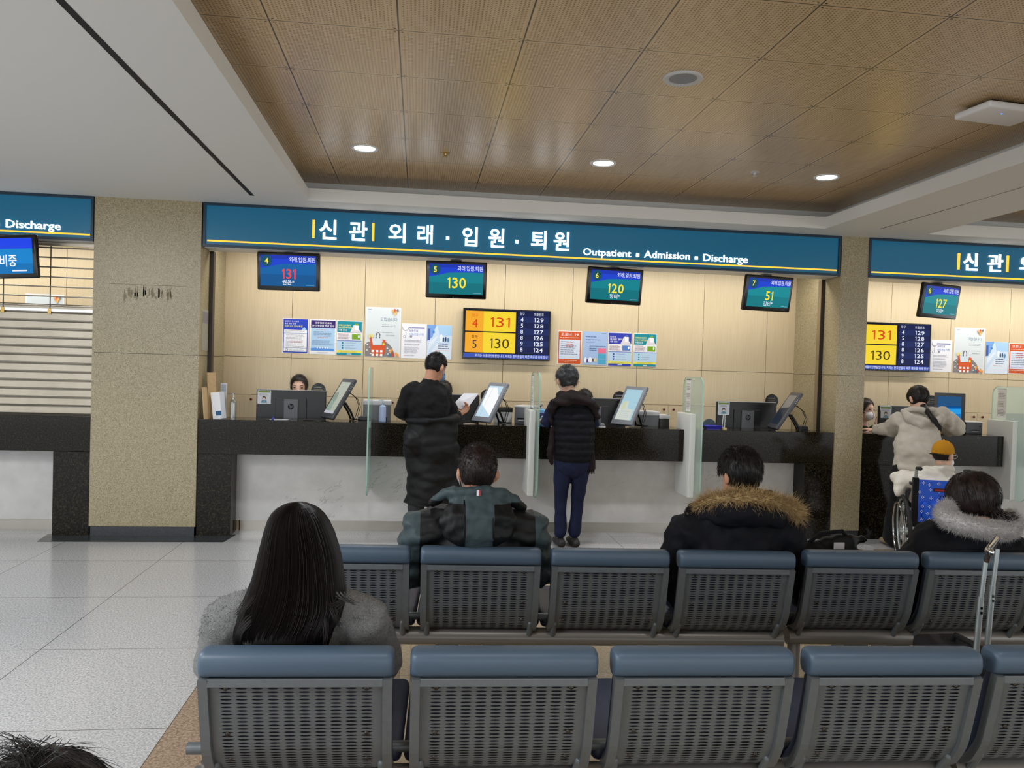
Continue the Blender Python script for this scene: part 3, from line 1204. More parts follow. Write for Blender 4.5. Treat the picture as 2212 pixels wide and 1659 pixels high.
W_, G_ = (245, 246, 250), (160, 160, 176)
BLUE = [('r', .03, .015, .97, .985, (40, 70, 190)), ('t', .08, .06, .62, .105, '입원환자 및 보호자', W_, .008), ('t', .08, .125, .50, .17, '출입 제한 안내', W_, .008),
        ('t', .08, .195, .76, .25, '코로나19 검사 확인', (240, 232, 120), .012), ('p', [(.72, .33), (.82, .24), (.85, .25), (.94, .33)], (150, 205, 240)),
        ('r', .06, .32, .94, .42, W_), ('l', .1, .34, .9, .41, 2, G_), ('r', .06, .43, .94, .84, W_), ('l', .14, .46, .88, .82, 10, (165, 163, 182)), ('l', .3, .64, .85, .70, 2, (190, 100, 110)),
        ('r', .06, .85, .94, .95, W_), ('o', .17, .90, .06, (90, 90, 130)), ('o', .17, .90, .045, W_), ('l', .28, .87, .88, .93, 2, G_)]
PURP = [('r', .04, .03, .97, .25, (56, 32, 110)), ('t', .20, .075, .82, .13, '경증질환 진료비', W_, .012), ('t', .09, .155, .92, .215, '본인 부담률 변경 안내', W_, .012), ('r', .05, .25, .95, .90, (176, 210, 240)),
        ('l', .25, .28, .75, .32, 1, (206, 120, 110)), ('l', .15, .34, .88, .5, 4, (110, 120, 160)), ('l', .3, .50, .7, .55, 1, (206, 120, 110)), ('l', .1, .60, .92, .74, 5, (110, 130, 175)),
        ('p', [(.05, .90), (.05, .83), (.3, .81), (.6, .82), (.95, .84), (.95, .90)], (92, 150, 226))] + [('o', .3 + .1 * k, .81, .022, W_, .04) for k in range(5)] + [('r', .3, .945, .7, .955, G_)]


def promo(c1, c2, c3, l1, l2, l3, first):
    return [('r', .02, .02, .98, .345, c1), ('t', .07, .11, .07 + first, .165, l1, c2, .012), ('t', .07, .18, .60, .235, l2, c2, .012), ('t', .07, .25, .38, .305, l3, W_, .012),
            ('p', [(.52, .34), (.66, .12), (.72, .12), (.98, .34)], (228, 220, 226)), ('r', .71, .08, .84, .12, c3), ('r', .70, .13, .86, .27, W_),
            ('l', .06, .37, .52, .54, 5, (170, 130, 140)), ('r', .60, .385, .94, .53, c3), ('o', .87, .45, .035, W_, .06), ('r', .02, .565, .98, .59, (120, 140, 200)), ('r', .02, .59, .98, .855, (188, 216, 240)),
            ('o', .24, .645, .035, c1), ('o', .24, .72, .035, c1), ('o', .24, .79, .035, c1), ('l', .33, .63, .8, .66, 1, G_), ('l', .33, .705, .8, .735, 1, G_), ('l', .33, .775, .8, .805, 1, G_),
            ('r', .02, .855, .98, .92, (238, 230, 90)), ('l', .16, .87, .85, .91, 2, (150, 140, 80)), ('r', .02, .93, .98, .985, c1), ('r', .42, .95, .60, .965, W_)]


TEAL = promo((24, 140, 158), (238, 238, 110), (122, 168, 36), '외래/검사 환자', '당일 전 날예약 변경', '시행 안내', .48)
INDI = promo((52, 64, 176), W_, (90, 130, 205), '보호자', '점심방 문자', '시행 안내', .25)
OR, GR = (218, 88, 44), (136, 130, 130)
THANK = [('r', .04, .03, .96, .99, (216, 224, 228)), ('r', .06, .045, .17, .055, (130, 150, 170)), ('t', .42, .205, .90, .28, '고맙습니다', (84, 110, 140), 0.0),
         ('l', .46, .335, .88, .40, 2, (150, 150, 156)), ('l', .48, .50, .88, .52, 1, (150, 150, 156)), ('l', .58, .55, .88, .58, 2, (150, 150, 156)),
         ('p', [(0, .99), (0, .76), (.08, .70), (.24, .72), (.6, .70), (.68, .74), (.76, .80), (.82, .9), (.84, .99)], GR)]
THANK += [('p', [(x, y), (x + .035, y - .025), (x + .07, y)], W_) for x, y in ((.02, .88), (.10, .82), (.13, .945), (.60, .83), (.67, .87), (.62, .945), (.03, .77))]
THANK += [('o', .36, .56, .065, (110, 104, 104), .075), ('o', .36, .62, .065, (110, 104, 104), .07), ('o', .36, .59, .04, (216, 226, 238), .10),
          ('p', [(.13, .62), (.18, .61), (.22, .77), (.49, .76), (.50, .645), (.58, .665), (.57, .90), (.5, .985), (.26, .985), (.16, .90)], OR),
          ('p', [(.19, .63), (.485, .63), (.475, .755), (.22, .765)], (214, 226, 236)), ('o', .52, .74, .035, (240, 214, 70))]
THANK += [('r', x, y, x + .07, y + .045, W_) for x in (.19, .31, .43) for y in (.865, .94)]
THANK += [('o', x, y, .03, c, .05) for x, y, c in ((.76, .86, (224, 150, 70)), (.72, .90, (232, 160, 90)), (.80, .95, (206, 70, 50)), (.88, .93, (236, 168, 80)), (.93, .96, (236, 150, 60)), (.70, .95, (90, 130, 160)), (.12, .59, (232, 216, 120)), (.2, .58, (236, 220, 130)))]
THANK += [('o', x, y, .028, c, .04) for x, y, c in ((.76, .06, (240, 190, 120)), (.82, .05, (214, 84, 64)), (.86, .09, (240, 176, 96)), (.83, .13, (244, 190, 110)), (.90, .05, (110, 130, 140)), (.79, .09, (238, 150, 100)))]
STETH = [('r', .29, .10, .92, .145, (150, 150, 190)), ('t', .30, .165, .66, .235, '심층진찰', (90, 84, 160), .002), ('t', .30, .27, .88, .34, '시범사업 시행', (130, 160, 215), .002),
         ('o', .16, .12, .13, (120, 110, 120), .13), ('o', .16, .105, .12, (238, 239, 246), .13), ('r', .165, .24, .18, .36, (110, 100, 110)), ('o', .38, .37, .05, (150, 150, 170)), ('o', .12, .38, .05, (150, 150, 170)), ('o', .12, .38, .035, (238, 239, 246)),
         ('l', .12, .46, .85, .54, 3, G_), ('l', .12, .57, .8, .63, 2, G_), ('l', .12, .66, .78, .86, 7, (170, 170, 186)), ('l', .12, .90, .6, .94, 1, G_)]
HALL = [('r', 0, 0, 1, 1, (206, 224, 244)), ('p', [(0, 0), (.38, 0), (.30, .14), (.22, .35), (0, .48)], (120, 164, 226)), ('p', [(.4, 0), (1, .008), (1, .3), (.5, .3)], (170, 206, 240)), ('r', .02, .12, .12, .45, (70, 90, 160)),
        ('p', [(.1, .5), (.4, .32), (.44, .34), (.05, .75)], (226, 236, 248)), ('o', .26, .21, .05, (70, 130, 210)), ('r', .52, .28, .62, .5, (236, 244, 252)), ('o', .66, .42, .035, (50, 80, 120), .09), ('o', .75, .41, .03, (40, 60, 100), .10), ('o', .85, .43, .045, (90, 140, 180), .09),
        ('p', [(.0, .95), (.4, .55), (1, .6), (1, 1), (0, 1)], (222, 232, 246)), ('l', .45, .52, .92, .72, 3, (90, 100, 140)), ('l', .35, .73, .92, .78, 1, (206, 110, 120))]
ORAN = [('r', .03, .02, .97, .98, (212, 88, 40)), ('t', .14, .06, .58, .15, '코로나', W_, .008), ('t', .70, .07, .86, .15, '19', W_, .008), ('l', .1, .18, .9, .23, 1, (246, 210, 190)), ('r', .07, .26, .93, .84, (214, 224, 240)),
        ('l', .13, .30, .86, .73, 7, (130, 130, 160)), ('l', .35, .31, .7, .5, 3, (200, 110, 100)), ('l', .1, .77, .88, .80, 1, G_), ('l', .06, .87, .94, .91, 1, (250, 220, 200)), ('l', .3, .92, .7, .95, 1, (250, 220, 200))]
LBLU = [('r', 0, 0, 1, 1, (168, 192, 232)), ('r', .76, .04, .96, .055, (110, 130, 180)), ('l', .1, .13, .62, .20, 1, (90, 104, 150)), ('l', .1, .22, .85, .28, 1, (90, 104, 150)), ('l', .1, .30, .5, .35, 1, (120, 140, 190)),
        ('l', .26, .42, .95, .46, 1, (90, 104, 150)), ('l', .26, .48, .58, .59, 2, (90, 104, 150)), ('r', .62, .49, .95, .64, (236, 120, 150)), ('r', .62, .66, .95, .80, (80, 172, 206)), ('r', .62, .82, .95, .96, (80, 172, 206)),
        ('o', .1, .86, .05, W_, .12), ('r', .15, .83, .22, .93, (110, 70, 150)), ('o', .30, .85, .08, W_, .11), ('o', .42, .85, .05, (90, 90, 90), .06), ('r', .45, .80, .56, .9, (226, 214, 170))]

poster((611, 687), (665.5, 764), 'blue poster, leftmost of the row on the wooden wall', BLUE)
poster((670, 689), (724.8, 766.3), 'poster with dark purple heading and pale blue body, second in the row', PURP)
poster((728, 691.7), (781.2, 768.7), 'teal poster with yellow stripe, left of the thank-you poster', TEAL)
poster((790.7, 662.4), (864, 772.2), 'tall pale thank-you poster with orange checked bag, near the red 131 monitor', THANK, (224, 230, 234))
poster((868, 698.2), (920, 775), 'white poster with stethoscope beside the tall thank-you poster in the middle bay', STETH, (238, 239, 246))
poster((923.3, 701.2), (974.9, 777), 'blue hospital corridor poster behind the standing man', HALL)
poster((1205.3, 714), (1255, 787.7), 'orange bordered poster above the grey haired person', ORAN)
poster((1261, 715.6), (1310.6, 789.3), 'plain light blue poster with pink and cyan boxes', LBLU, (168, 192, 232))
poster((1314.6, 717.2), (1363, 791.8), 'indigo headed poster with yellow stripe, next to the last of the row', INDI)
poster((1369.4, 719.4), (1417, 793), 'teal poster with yellow stripe, rightmost of the row in the middle bay', TEAL)
poster((2011.8, 733.6), (2054.3, 803.8), 'white poster with stethoscope beside the display in the right bay', STETH, (238, 239, 246))
poster((2062.7, 707.2), (2124.5, 807), 'tall pale thank-you poster with orange checked bag in the right bay', THANK, (224, 230, 234))
poster((2130, 737.8), (2175.4, 808), 'blue hospital corridor poster in the right bay', HALL)
poster((2180, 741), (2223, 808.6), 'orange bordered poster cut off by the right edge', ORAN)
poster((55, 634), (137, 748), 'pale poster half hidden behind the roller shutter', THANK, (232, 238, 246))
# a grey notice seen on the polished side of the wide pier
tag(MB().box((-1.8895, 7.12, 1.62), (-1.8885, 7.55, 1.98), pm((158, 152, 140))).box((-1.8884, 7.14, 1.86), (-1.8880, 7.53, 1.96), pm((132, 126, 128))).build('side_notice'),
    'faded grey notice on the side of the wide granite pier behind the rail', 'notice')

# ------------------------------------------------------------------ waiting benches
PITCH_S = .547
PROF = [(0.0, .722), (.028, .60), (.052, .505), (.098, .432), (.165, .398)]


def prof(s):
    """point on the back profile at arc length s below the pad, with its tangent"""
    for (y0, z0), (y1, z1) in zip(PROF[:-1], PROF[1:]):
        d = math.hypot(y1 - y0, z1 - z0)
        if s <= d or (y1, z1) == PROF[-1]:
            f = s / d
            return y0 + (y1 - y0) * f, z0 + (z1 - z0) * f
        s -= d


def smooth_prof():
    pts = [prof(k * .3715 / 60) for k in range(61)]
    P = np.array(pts)
    for _ in range(14):
        P[1:-1] = (P[:-2] + P[1:-1] * 2 + P[2:]) / 4
    return P


SP = smooth_prof()
SS = np.concatenate([[0], np.cumsum(np.linalg.norm(np.diff(SP, axis=0), axis=1))])


def pp(s):
    return np.interp(s, SS, SP[:, 0]), np.interp(s, SS, SP[:, 1])


def seat_meshes():
    d = {}
    # perforated steel panel with lens shaped slots, ten columns
    mb = MB()
    cols, pw, rp, s0 = 10, .0405, .0112, .026
    rows = 30
    x0 = -cols * pw / 2
    V, Fc = [], []

    def pt(x, s, back=0.0):
        y, z = pp(s)
        return (x, y + back, z)
    for back in (0.0, .0016):
        for r in range(rows):
            for c in range(cols):
                xa, xb = x0 + c * pw, x0 + (c + 1) * pw
                sa, sb = s0 + r * rp, s0 + (r + 1) * rp
                xm, sm = (xa + xb) / 2, (sa + sb) / 2
                out = [(xa, sa), (xm, sa), (xb, sa), (xb, sm), (xb, sb), (xm, sb), (xa, sb), (xa, sm)]
                hw, hh = .0166, .0031
                inn = [(xm - hw * .55, sm - hh * .75), (xm, sm - hh), (xm + hw * .55, sm - hh * .75), (xm + hw, sm), (xm + hw * .55, sm + hh * .75), (xm, sm + hh), (xm - hw * .55, sm + hh * .75), (xm - hw, sm)]
                b = len(V)
                V += [pt(x, s, back) for x, s in out] + [pt(x, s, back) for x, s in inn]
                for k in range(8):
                    f = (b + k, b + (k + 1) % 8, b + 8 + (k + 1) % 8, b + 8 + k)
                    Fc.append(f if back else f[::-1])
        # plain margins
        ss = np.linspace(0, SS[-1], 26)
        for xa, xb in ((-.232, x0), (-x0, .232)):
            for q in range(25):
                b = len(V)
                V += [pt(xa, ss[q], back), pt(xb, ss[q], back), pt(xb, ss[q + 1], back), pt(xa, ss[q + 1], back)]
                Fc.append((b, b + 1, b + 2, b + 3))
        for sa, sb in ((0, s0), (s0 + rows * rp, SS[-1])):
            st = np.linspace(sa, sb, 4)
            for q in range(3):
                b = len(V)
                V += [pt(x0, st[q], back), pt(-x0, st[q], back), pt(-x0, st[q + 1], back), pt(x0, st[q + 1], back)]
                Fc.append((b, b + 1, b + 2, b + 3))
    mb.add(V, Fc, M['greypaint'])
    me = mb.mesh('back_panel')
    me.polygons.foreach_set('use_smooth', [True] * len(me.polygons))
    bm = bmesh.new()
    bm.from_mesh(me)
    bmesh.ops.remove_doubles(bm, verts=bm.verts, dist=.0003)
    bmesh.ops.recalc_face_normals(bm, faces=bm.faces)
    bm.to_mesh(me)
    bm.free()
    d['back_panel'] = me
    # top roll of vinyl over the panel
    mb = MB()
    th = [R(a) for a in range(0, 360, 12)]
    rings = []
    for x, sc in ((-.252, .55), (-.2515, .72), (-.248, .86), (-.242, .95), (-.232, 1), (-.1, 1.0), (0, 1.0), (.1, 1.0), (.232, 1), (.242, .95), (.248, .86), (.2515, .72), (.252, .55)):
        ring = []
        for a in th:
            ca, sa = math.cos(a), math.sin(a)
            y = math.copysign(abs(ca) ** .7, ca) * .042
            z = math.copysign(abs(sa) ** .7, sa) * .0365
            ring.append((x, .026 + y * sc, (.757) + z * (sc if z > 0 else (.75 + .25 * sc))))
        rings.append(ring)
    mb.ring_loft(rings, M['vinyl'])
    d['head_pad'] = mb.mesh('head_pad')
    d['head_pad'].polygons.foreach_set('use_smooth', [True] * len(d['head_pad'].polygons))
    # frame: two bent bars and the top rail
    mb = MB()
    for s in (-1, 1):
        rr = []
        for k in np.linspace(0, SS[-1], 22):
            y, z = pp(k)
            y2, z2 = pp(min(SS[-1], k + .004))
            y1, z1 = pp(max(0, k - .004))
            t = np.array([y2 - y1, z2 - z1])
            t /= np.linalg.norm(t)
            n = np.array([t[1], -t[0]])
            if n[0] > 0:
                n = -n
            q = [(s * .2495, *(np.array([y, z]) + n * .012)), (s * .2245, *(np.array([y, z]) + n * .012)), (s * .2245, *(np.array([y, z]) - n * .014)), (s * .2495, *(np.array([y, z]) - n * .014))]
            rr.append(q)
        mb.ring_loft(rr, M['greypaint'])
        mb.tube([(s * .222, .085, .452), (s * .222, .108, .418), (s * .222, .125, .392)], [.012, .0125, .0125], 12, M['greypaint'], dome=True)
    mb.box((-.225, -.010, .700), (.225, .006, .722), M['greypaint'], b=.002)
    d['back_frame'] = mb.mesh('back_frame')
    # padded front of the back and the seat pad
    mb = MB()
    rr = []
    for k in np.linspace(0, SS[-1] * .93, 14):
        y, z = pp(k)
        g = .046 if 0 < k < SS[-1] * .9 else .03
        q = [(-.245, y + .008, z), (.245, y + .008, z), (.250, y + .022, z + .006), (.240, y + g, z + .012), (-.240, y + g, z + .012), (-.250, y + .022, z + .006)]
        rr.append(q)
    mb.ring_loft(rr, M['navyvinyl'])
    d['back_cushion'] = mb.mesh('back_cushion')
    smooth_by_angle(d['back_cushion'], 50)
    d['seat_cushion'] = MB().box((-.271, .17, .402), (.271, .66, .462), M['navyvinyl'], b=.022).mesh('seat_cushion')
    d['seat_cushion'].polygons.foreach_set('use_smooth', [True] * len(d['seat_cushion'].polygons))
    mb = MB()
    for s in (-.182, .182):
        pass
    d['bolt'] = MB().lathe([(.001, .003), (.004, .0025), (.0062, .001), (.0062, -.001)], n=10, m=M['steel_dark'], X=RX(math.pi / 2)).mesh('bolt')
    return d


SM = seat_meshes()


def bench(x, y, yaw, n, label, left=.30, right=.30):
    t = thing('waiting_bench', label, 'bench', T(x, y, 0) @ RZ(yaw), 'rows of waiting benches')
    L = (n - 1) * PITCH_S
    MB().tube([(-left, .155, .372), (L + right, .155, .372)], .038, 20, M['greytube']).build('beam', t, smooth=True)
    MB().tube([(-left - (.03 if n == 4 else -.01), .185, .448), (L + right - .005, .185, .448)], .0165, 14, M['greypaint']).build('seat_rail', t, smooth=True)
    for lx in (-left + .045, L + right - .045):
        mb = MB().tube([(lx, .175, .41), (lx, .175, .03)], .028, 18, M['greytube']).lathe([(.001, .0), (.034, .0), (.034, .018), (.001, .018)], (lx, .175, .40), 18, M['greytube'])
        mb.tube([(lx, -.10, .025), (lx, .52, .025)], [(.022, .024)] * 2, 12, M['greytube'], dome=True)
        mb.build('leg', t, smooth=True)
    for k in range(n):
        px = k * PITCH_S
        b = link('back_panel', SM['back_panel'], t)
        b.location = (px, 0, 0)
        link('head_pad', SM['head_pad'], b)
        link('back_frame', SM['back_frame'], b)
        link('back_cushion', SM['back_cushion'], b)
        for s_ in (.031, .170, .262):
            for sx in (-.182, .182):
                y_, z_ = pp(s_)
                o = link('bolt', SM['bolt'], b)
                o.location = (sx, y_ - .001, z_)
        c = link('seat_cushion', SM['seat_cushion'], t)
        c.location = (px, 0, 0)
    return t


bench(-.295, 2.082, -.0366, 4, 'front bench of four blue grey seats, the woman with long hair in its first seat', right=.262)
bench(1.893, 2.012, -.04, 2, 'nearest bench cut off by the right edge, beside the suitcase handle', left=.262)
bench(-.265, 3.272, -.055, 4, 'second row bench holding the two seated men in dark jackets', left=.3, right=.268)
bench(1.945, 3.19, -.06, 3, 'second row bench at the right, with the woman in the grey fur hood', left=.262)

# ------------------------------------------------------------------ things on and behind the counters
ZT = 1.022


def desk_monitor(x, label, yaw=0.0, card=True, y=7.47):
    t = thing('desk_monitor', label, 'monitor', T(x, y, .742) @ RZ(yaw), 'staff monitors seen from behind')
    MB().box((-.315, 0, .165), (.315, .03, .535), M['plastic'], b=.006).box((-.14, -.012, .22), (.14, .002, .46), M['plastic'], b=.004).build('casing', t)
    MB().box((-.316, .026, .163), (.316, .034, .539), M['lightplastic']).build('bezel', t)  # pale plastic paints in the light shining along the bezel's top edge
    MB().box((-.30, .0341, .18), (.30, .0345, .52), em((200, 214, 230), .8)).build('screen', t)
    st = MB().box((-.063, -.030, .02), (.063, -.012, .452), M['greyplastic'], b=.003).build('stand', t)
    MB().box((-.12, -.06, 0), (.12, .14, .014), M['greyplastic'], b=.004).build('base', t)
    X = frame((0, -.0305, .385), (1, 0, 0), (0, 0, 1))
    a = [R(q) for q in range(0, 360, 12)]
    mb = MB().add([(.027 * math.cos(q), .027 * math.sin(q), .0003) for q in a], [tuple(range(len(a)))], pm((22, 22, 24)), X)
    Xs = X.copy() @ np.array([[1, .28, 0, 0], [0, 1, 0, 0], [0, 0, 1, 0], [0, 0, 0, 1.0]])
    mb.text('hp', -.016, -.021, .014, .022, pm((128, 130, 134)), Xs, .0006, .0)
    mb.build('emblem', st)
    if card:
        c = MB().box((-.305, -.0135 + .012, .405), (-.185, -.0005, .530), M['clear']).build('card_sleeve', t)
        mb = MB()
        graphics(mb, frame((-.300, -.0018, .412), (1, 0, 0), (0, 0, 1)), .108, .114,
                 [('r', 0, 0, 1, 1, (214, 214, 220)), ('r', 0, 0, 1, .16, (126, 146, 70)), ('l', .12, .22, .88, .4, 2, (140, 140, 150)), ('o', .5, .60, .15, (40, 38, 40), .17), ('o', .5, .63, .11, (206, 170, 150)), ('r', .41, .64, .59, .72, (240, 240, 244)),
                  ('p', [(.24, .98), (.28, .82), (.4, .76), (.6, .76), (.72, .82), (.76, .98)], (120, 160, 180))], pm)
        mb.build('face_card', c)
    return t


desk_monitor(-1.166, 'black desk monitor seen from behind at window 4, woman behind it', .02)
desk_monitor(.27, 'black desk monitor seen from behind at window 5, beside the standing man', -.03)
desk_monitor(1.71, 'black desk monitor seen from behind at window 6, beside the grey haired person')
desk_monitor(3.262, 'black desk monitor seen from behind at window 7, pen loop before it', .03)
desk_monitor(4.985, 'black desk monitor seen from behind at window 8, before the woman in the hoodie')


def round_sign(u, v, label):
    p = AY(u, v, 7.56)
    t = thing('round_sign', label, 'sign', T(p[0], 7.56, .742), 'round black signs behind the monitors')
    X = frame((0, 0, p[2] - .742), (1, 0, 0), (0, 0, 1))
    a = [R(q) for q in range(0, 360, 10)]
    MB().prism([(.068 * math.cos(q), .068 * math.sin(q)) for q in a], -.004, .004, M['plastic'], X).build('disc', t)
    mb = MB()
    random.seed(int(u))
    graphics(mb, frame((-.05, -.0045, p[2] - .742 - .03), (1, 0, 0), (0, 0, 1)), .10, .07, [('l', .1, .05, .95, .35, 1, (150, 150, 150)), ('l', .1, .4, .95, .6, 1, (150, 130, 90)), ('l', .15, .65, .9, .9, 1, (120, 120, 120))], pm)
    mb.build('print', t)
    MB().cyl((0, .006, 0), (0, .006, p[2] - .742 - .05), .006, n=8, m=M['plastic']).lathe([(.05, 0), (.05, .008), (.001, .01)], n=18, m=M['plastic']).build('stand', t)


round_sign(688, 843, 'round black sign poking up behind the window 4 monitor')
round_sign(1053, 856, 'round black sign behind the window 5 monitor')
round_sign(1338, 860, 'round black sign behind the window 6 monitor')
round_sign(1667, 866, 'round black sign poking up behind the window 7 monitor')
round_sign(2012, 868, 'round black sign behind the head of the woman in the hoodie')


def tablet(x, y, yaw, tilt, label, items, cable=True, case=(64, 66, 72)):
    A = T(x, y, ZT + .0005) @ RZ(yaw)
    t = thing('signature_tablet', label, 'tablet', A, 'tilted signing tablets on the counters')
    B = T(0, 0, .0175 * math.sin(tilt) / .5) @ RX(-tilt)
    w_, h_, d_ = .275, .425, .032
    MB().box((-w_ / 2, 0, .006), (w_ / 2, d_, h_), mat('tablet_case_%d' % case[0], case, .35), B, b=.008).build('casing', t, smooth=True)
    mb = MB()
    X = B @ frame((-w_ / 2 + .034, -.0006, .055), (1, 0, 0), (0, 0, 1))
    graphics(mb, X, w_ - .068, h_ - .095, items, lambda c: em(c, .95))
    mb.build('screen', t)
    mb = MB()
    for k in range(4):
        mb.box((w_ / 2 - .001, .010, h_ - .06 - .02 * k), (w_ / 2 + .0015, .018, h_ - .053 - .02 * k), M['lightplastic'], B)
    mb.build('button', t)
    a = (B @ np.array([0, d_, .20, 1]))[:3]
    ft = (a[0], a[1] + .13, .008)
    mb = MB()
    for s in (-.035, .035):
        mb.tube([(s, a[1] - .005, a[2]), (s, a[1] + .05, a[2] - .02), (s, a[1] + .10, a[2] * .45), (s, ft[1], .012), (s, ft[1] + .03, .008)], [.010, .011, .010, .009, .007], 10, M['plastic'], ref=(1, 0, 0))
    mb.tube([(-.05, ft[1], .008), (.05, ft[1], .008)], .007, 8, M['plastic'])
    mb.build('stand', t, smooth=True)
    if cable:
        c = (B @ np.array([.02, d_, h_ * .72, 1]))[:3]
        P = [c, c + [.0, .05, -.02], c + [.0, .10, -.06], c + [.0, .13, -.13], c + [.0, .11, -.20], c + [0, .09, -.26]]
        P = [p for p in P if p[2] > .02] + [np.array([c[0], c[1] + .09, .006]), np.array([c[0], c[1] + .16, .006])]
        MB().tube(P, .0038, 8, M['rubber']).tube([p + [.012, .012, -.01 if p[2] > .03 else 0] for p in P], .0032, 8, M['rubber']).build('cable', t, smooth=True)
    return t


tablet(-.827, 7.235, -1.08, .54, 'tilted signing tablet with a grey green screen at window 4',
       [('r', 0, 0, 1, 1, (176, 184, 172)), ('p', [(0, .42), (.35, .40), (.55, .55), (.45, .7), (.6, 1), (0, 1)], (146, 166, 152)), ('o', .25, .47, .22, (138, 152, 142), .24), ('r', .0, .92, 1, 1, (190, 190, 200))])  # grey green shapes include a reflection painted into the screen
tablet(.572, 7.225, -1.0, .53, 'tilted signing tablet with a bright white screen at window 5',
       [('r', 0, 0, 1, 1, (196, 224, 240)), ('p', [(.0, .06), (.6, .05), (1, .35), (1, .95), (.1, .62)], (253, 254, 255)), ('r', .3, 0, .31, 1, (140, 150, 160))], case=(120, 124, 134))
tablet(1.91, 7.235, -1.02, .52, 'tilted signing tablet with a pale blue and cream screen at window 6',
       [('r', 0, 0, 1, 1, (170, 208, 222)), ('p', [(0, .55), (.35, .38), (.45, .4), (.5, .62), (.9, .66), (.9, 1), (0, 1)], (206, 214, 206)), ('p', [(.1, .45), (.3, .38), (.35, .6), (.2, .7)], (206, 212, 176)), ('l', .2, .7, .8, .95, 4, (186, 194, 196))], case=(112, 118, 128))
tablet(3.40, 7.225, -1.70, .58, 'tilted signing tablet seen nearly edge-on, dark screen, at window 7',
       [('r', 0, 0, 1, 1, (34, 42, 54)), ('p', [(0, 0), (1, 0), (1, .4), (0, .48)], (120, 116, 110))])  # switched-off screen; its dark and grey tones are painted as emission
tablet(5.235, 7.19, -.62, .36, 'tilted signing tablet with a glowing blue screen at window 8',
       [('r', 0, 0, 1, 1, (12, 74, 140)), ('p', [(0, .38), (1, .34), (1, .75), (0, .85)], (16, 118, 200)), ('p', [(0, .42), (1, .40), (1, .55), (0, .60)], (40, 158, 232)), ('p', [(0, 0), (1, 0), (1, .3), (0, .34)], (40, 84, 130))])


def bottle(u, v, y, label, cols, h=.19, r=.033, lab=None):
    p = AY(u, v, y)
    t = thing('sanitizer_bottle', label, 'bottle', T(p[0], y, ZT))
    MB().lathe([(.001, 0), (r, .002), (r, h * .62), (r * .9, h * .70), (r * .42, h * .76), (r * .40, h * .80)], n=24, m=cols[0]).build('bottle_body', t, smooth=True)
    mb = MB().lathe([(r * .46, h * .77), (r * .46, h * .83), (.006, h * .84), (.006, h * .95), (.012, h * .955), (.012, h), (.001, h)], n=16, m=cols[1])
    mb.tube([(0, 0, h * .98), (-.03, -.0, h * .98), (-.04, 0, h * .95)], .005, 8, cols[1])
    mb.build('pump', t, smooth=True)
    if lab:
        q = MB()
        q.lathe([(r * 1.01, h * .12), (r * 1.01, h * .58)], n=24, m=pm(lab[0]))
        q.F = q.F[:-2]
        q.I = q.I[:-2]
        o = q.build('sticker', t, smooth=True)
        Xf = frame((0, -r * 1.02, h * .34), (1, 0, 0), (0, 0, 1))
        MB().add([(.017 * math.cos(R(a)), .022 * math.sin(R(a)), .001) for a in range(0, 360, 20)], [tuple(range(18))], pm((225, 230, 240)), Xf).add([(.008 * math.cos(R(a)), .010 * math.sin(R(a)) + .002, .002) for a in range(0, 360, 20)], [tuple(range(18))], pm((90, 150, 170)), Xf).build('badge', o)
    return t


bottle(503, 900, 7.20, 'clear pump bottle at the left end of the middle counter', (M['clear'], M['clear']), .225, .030, None)
bottle(826, 905, 7.22, 'bluish clear pump bottle just right of the edge-on glass partition', (mat('blue_clear', (170, 184, 220), .1), M['clear']), .20, .032)
bottle(1170, 910, 7.24, 'pump bottle with a violet label and round badge beside the grey haired person', (mat('gel_blue', (120, 176, 226), .15), M['lightplastic']), .20, .036, ((72, 60, 130),))

# boards and leaflets leaning at the left end
a = AY(466, 905, 7.16)
t = thing('plywood_board', 'tall plywood board leaning at the left end of the middle counter', 'board', T(-1.80, 7.20, ZT) @ RZ(-.5) @ RY(-.07))
MB().box((-.005, -.05, 0), (.005, .05, .405), M['kraft']).build('sheet', t)
t = thing('plywood_board', 'shorter plywood board leaning beside the leaflet stack', 'board', T(-1.83, 7.09, ZT) @ RZ(-.2) @ RY(-.09))
MB().box((-.004, -.03, 0), (.004, .05, .28), M['kraft']).build('sheet', t)
t = thing('leaflet_stack', 'leaning stack of white leaflets with a blue corner at the left end of the counter', 'leaflets', T(-1.735, 7.17, ZT) @ RZ(-.15) @ RY(-.12))
mb = MB()
for k in range(9):
    mb.box((-.045 + .0025 * k, -.030 + .006 * k, 0), (.035 + .0025 * k, -.027 + .006 * k, .235 - .003 * (k % 3)), pm((232, 234, 240)))
mb.build('sheets', t)
MB().box((-.015, -.0312, .03), (.034, -.0302, .068), pm((44, 96, 140))).build('printed_corner', t)
t = thing('card_frame', 'small white picture frame standing behind the leaflets', 'frame', T(-1.742, 7.33, ZT))
MB().box((-.028, 0, 0), (.028, .008, .31), M['lightplastic']).box((-.020, -.001, .235), (.020, 0, .298), pm((170, 176, 190))).build('board', t)


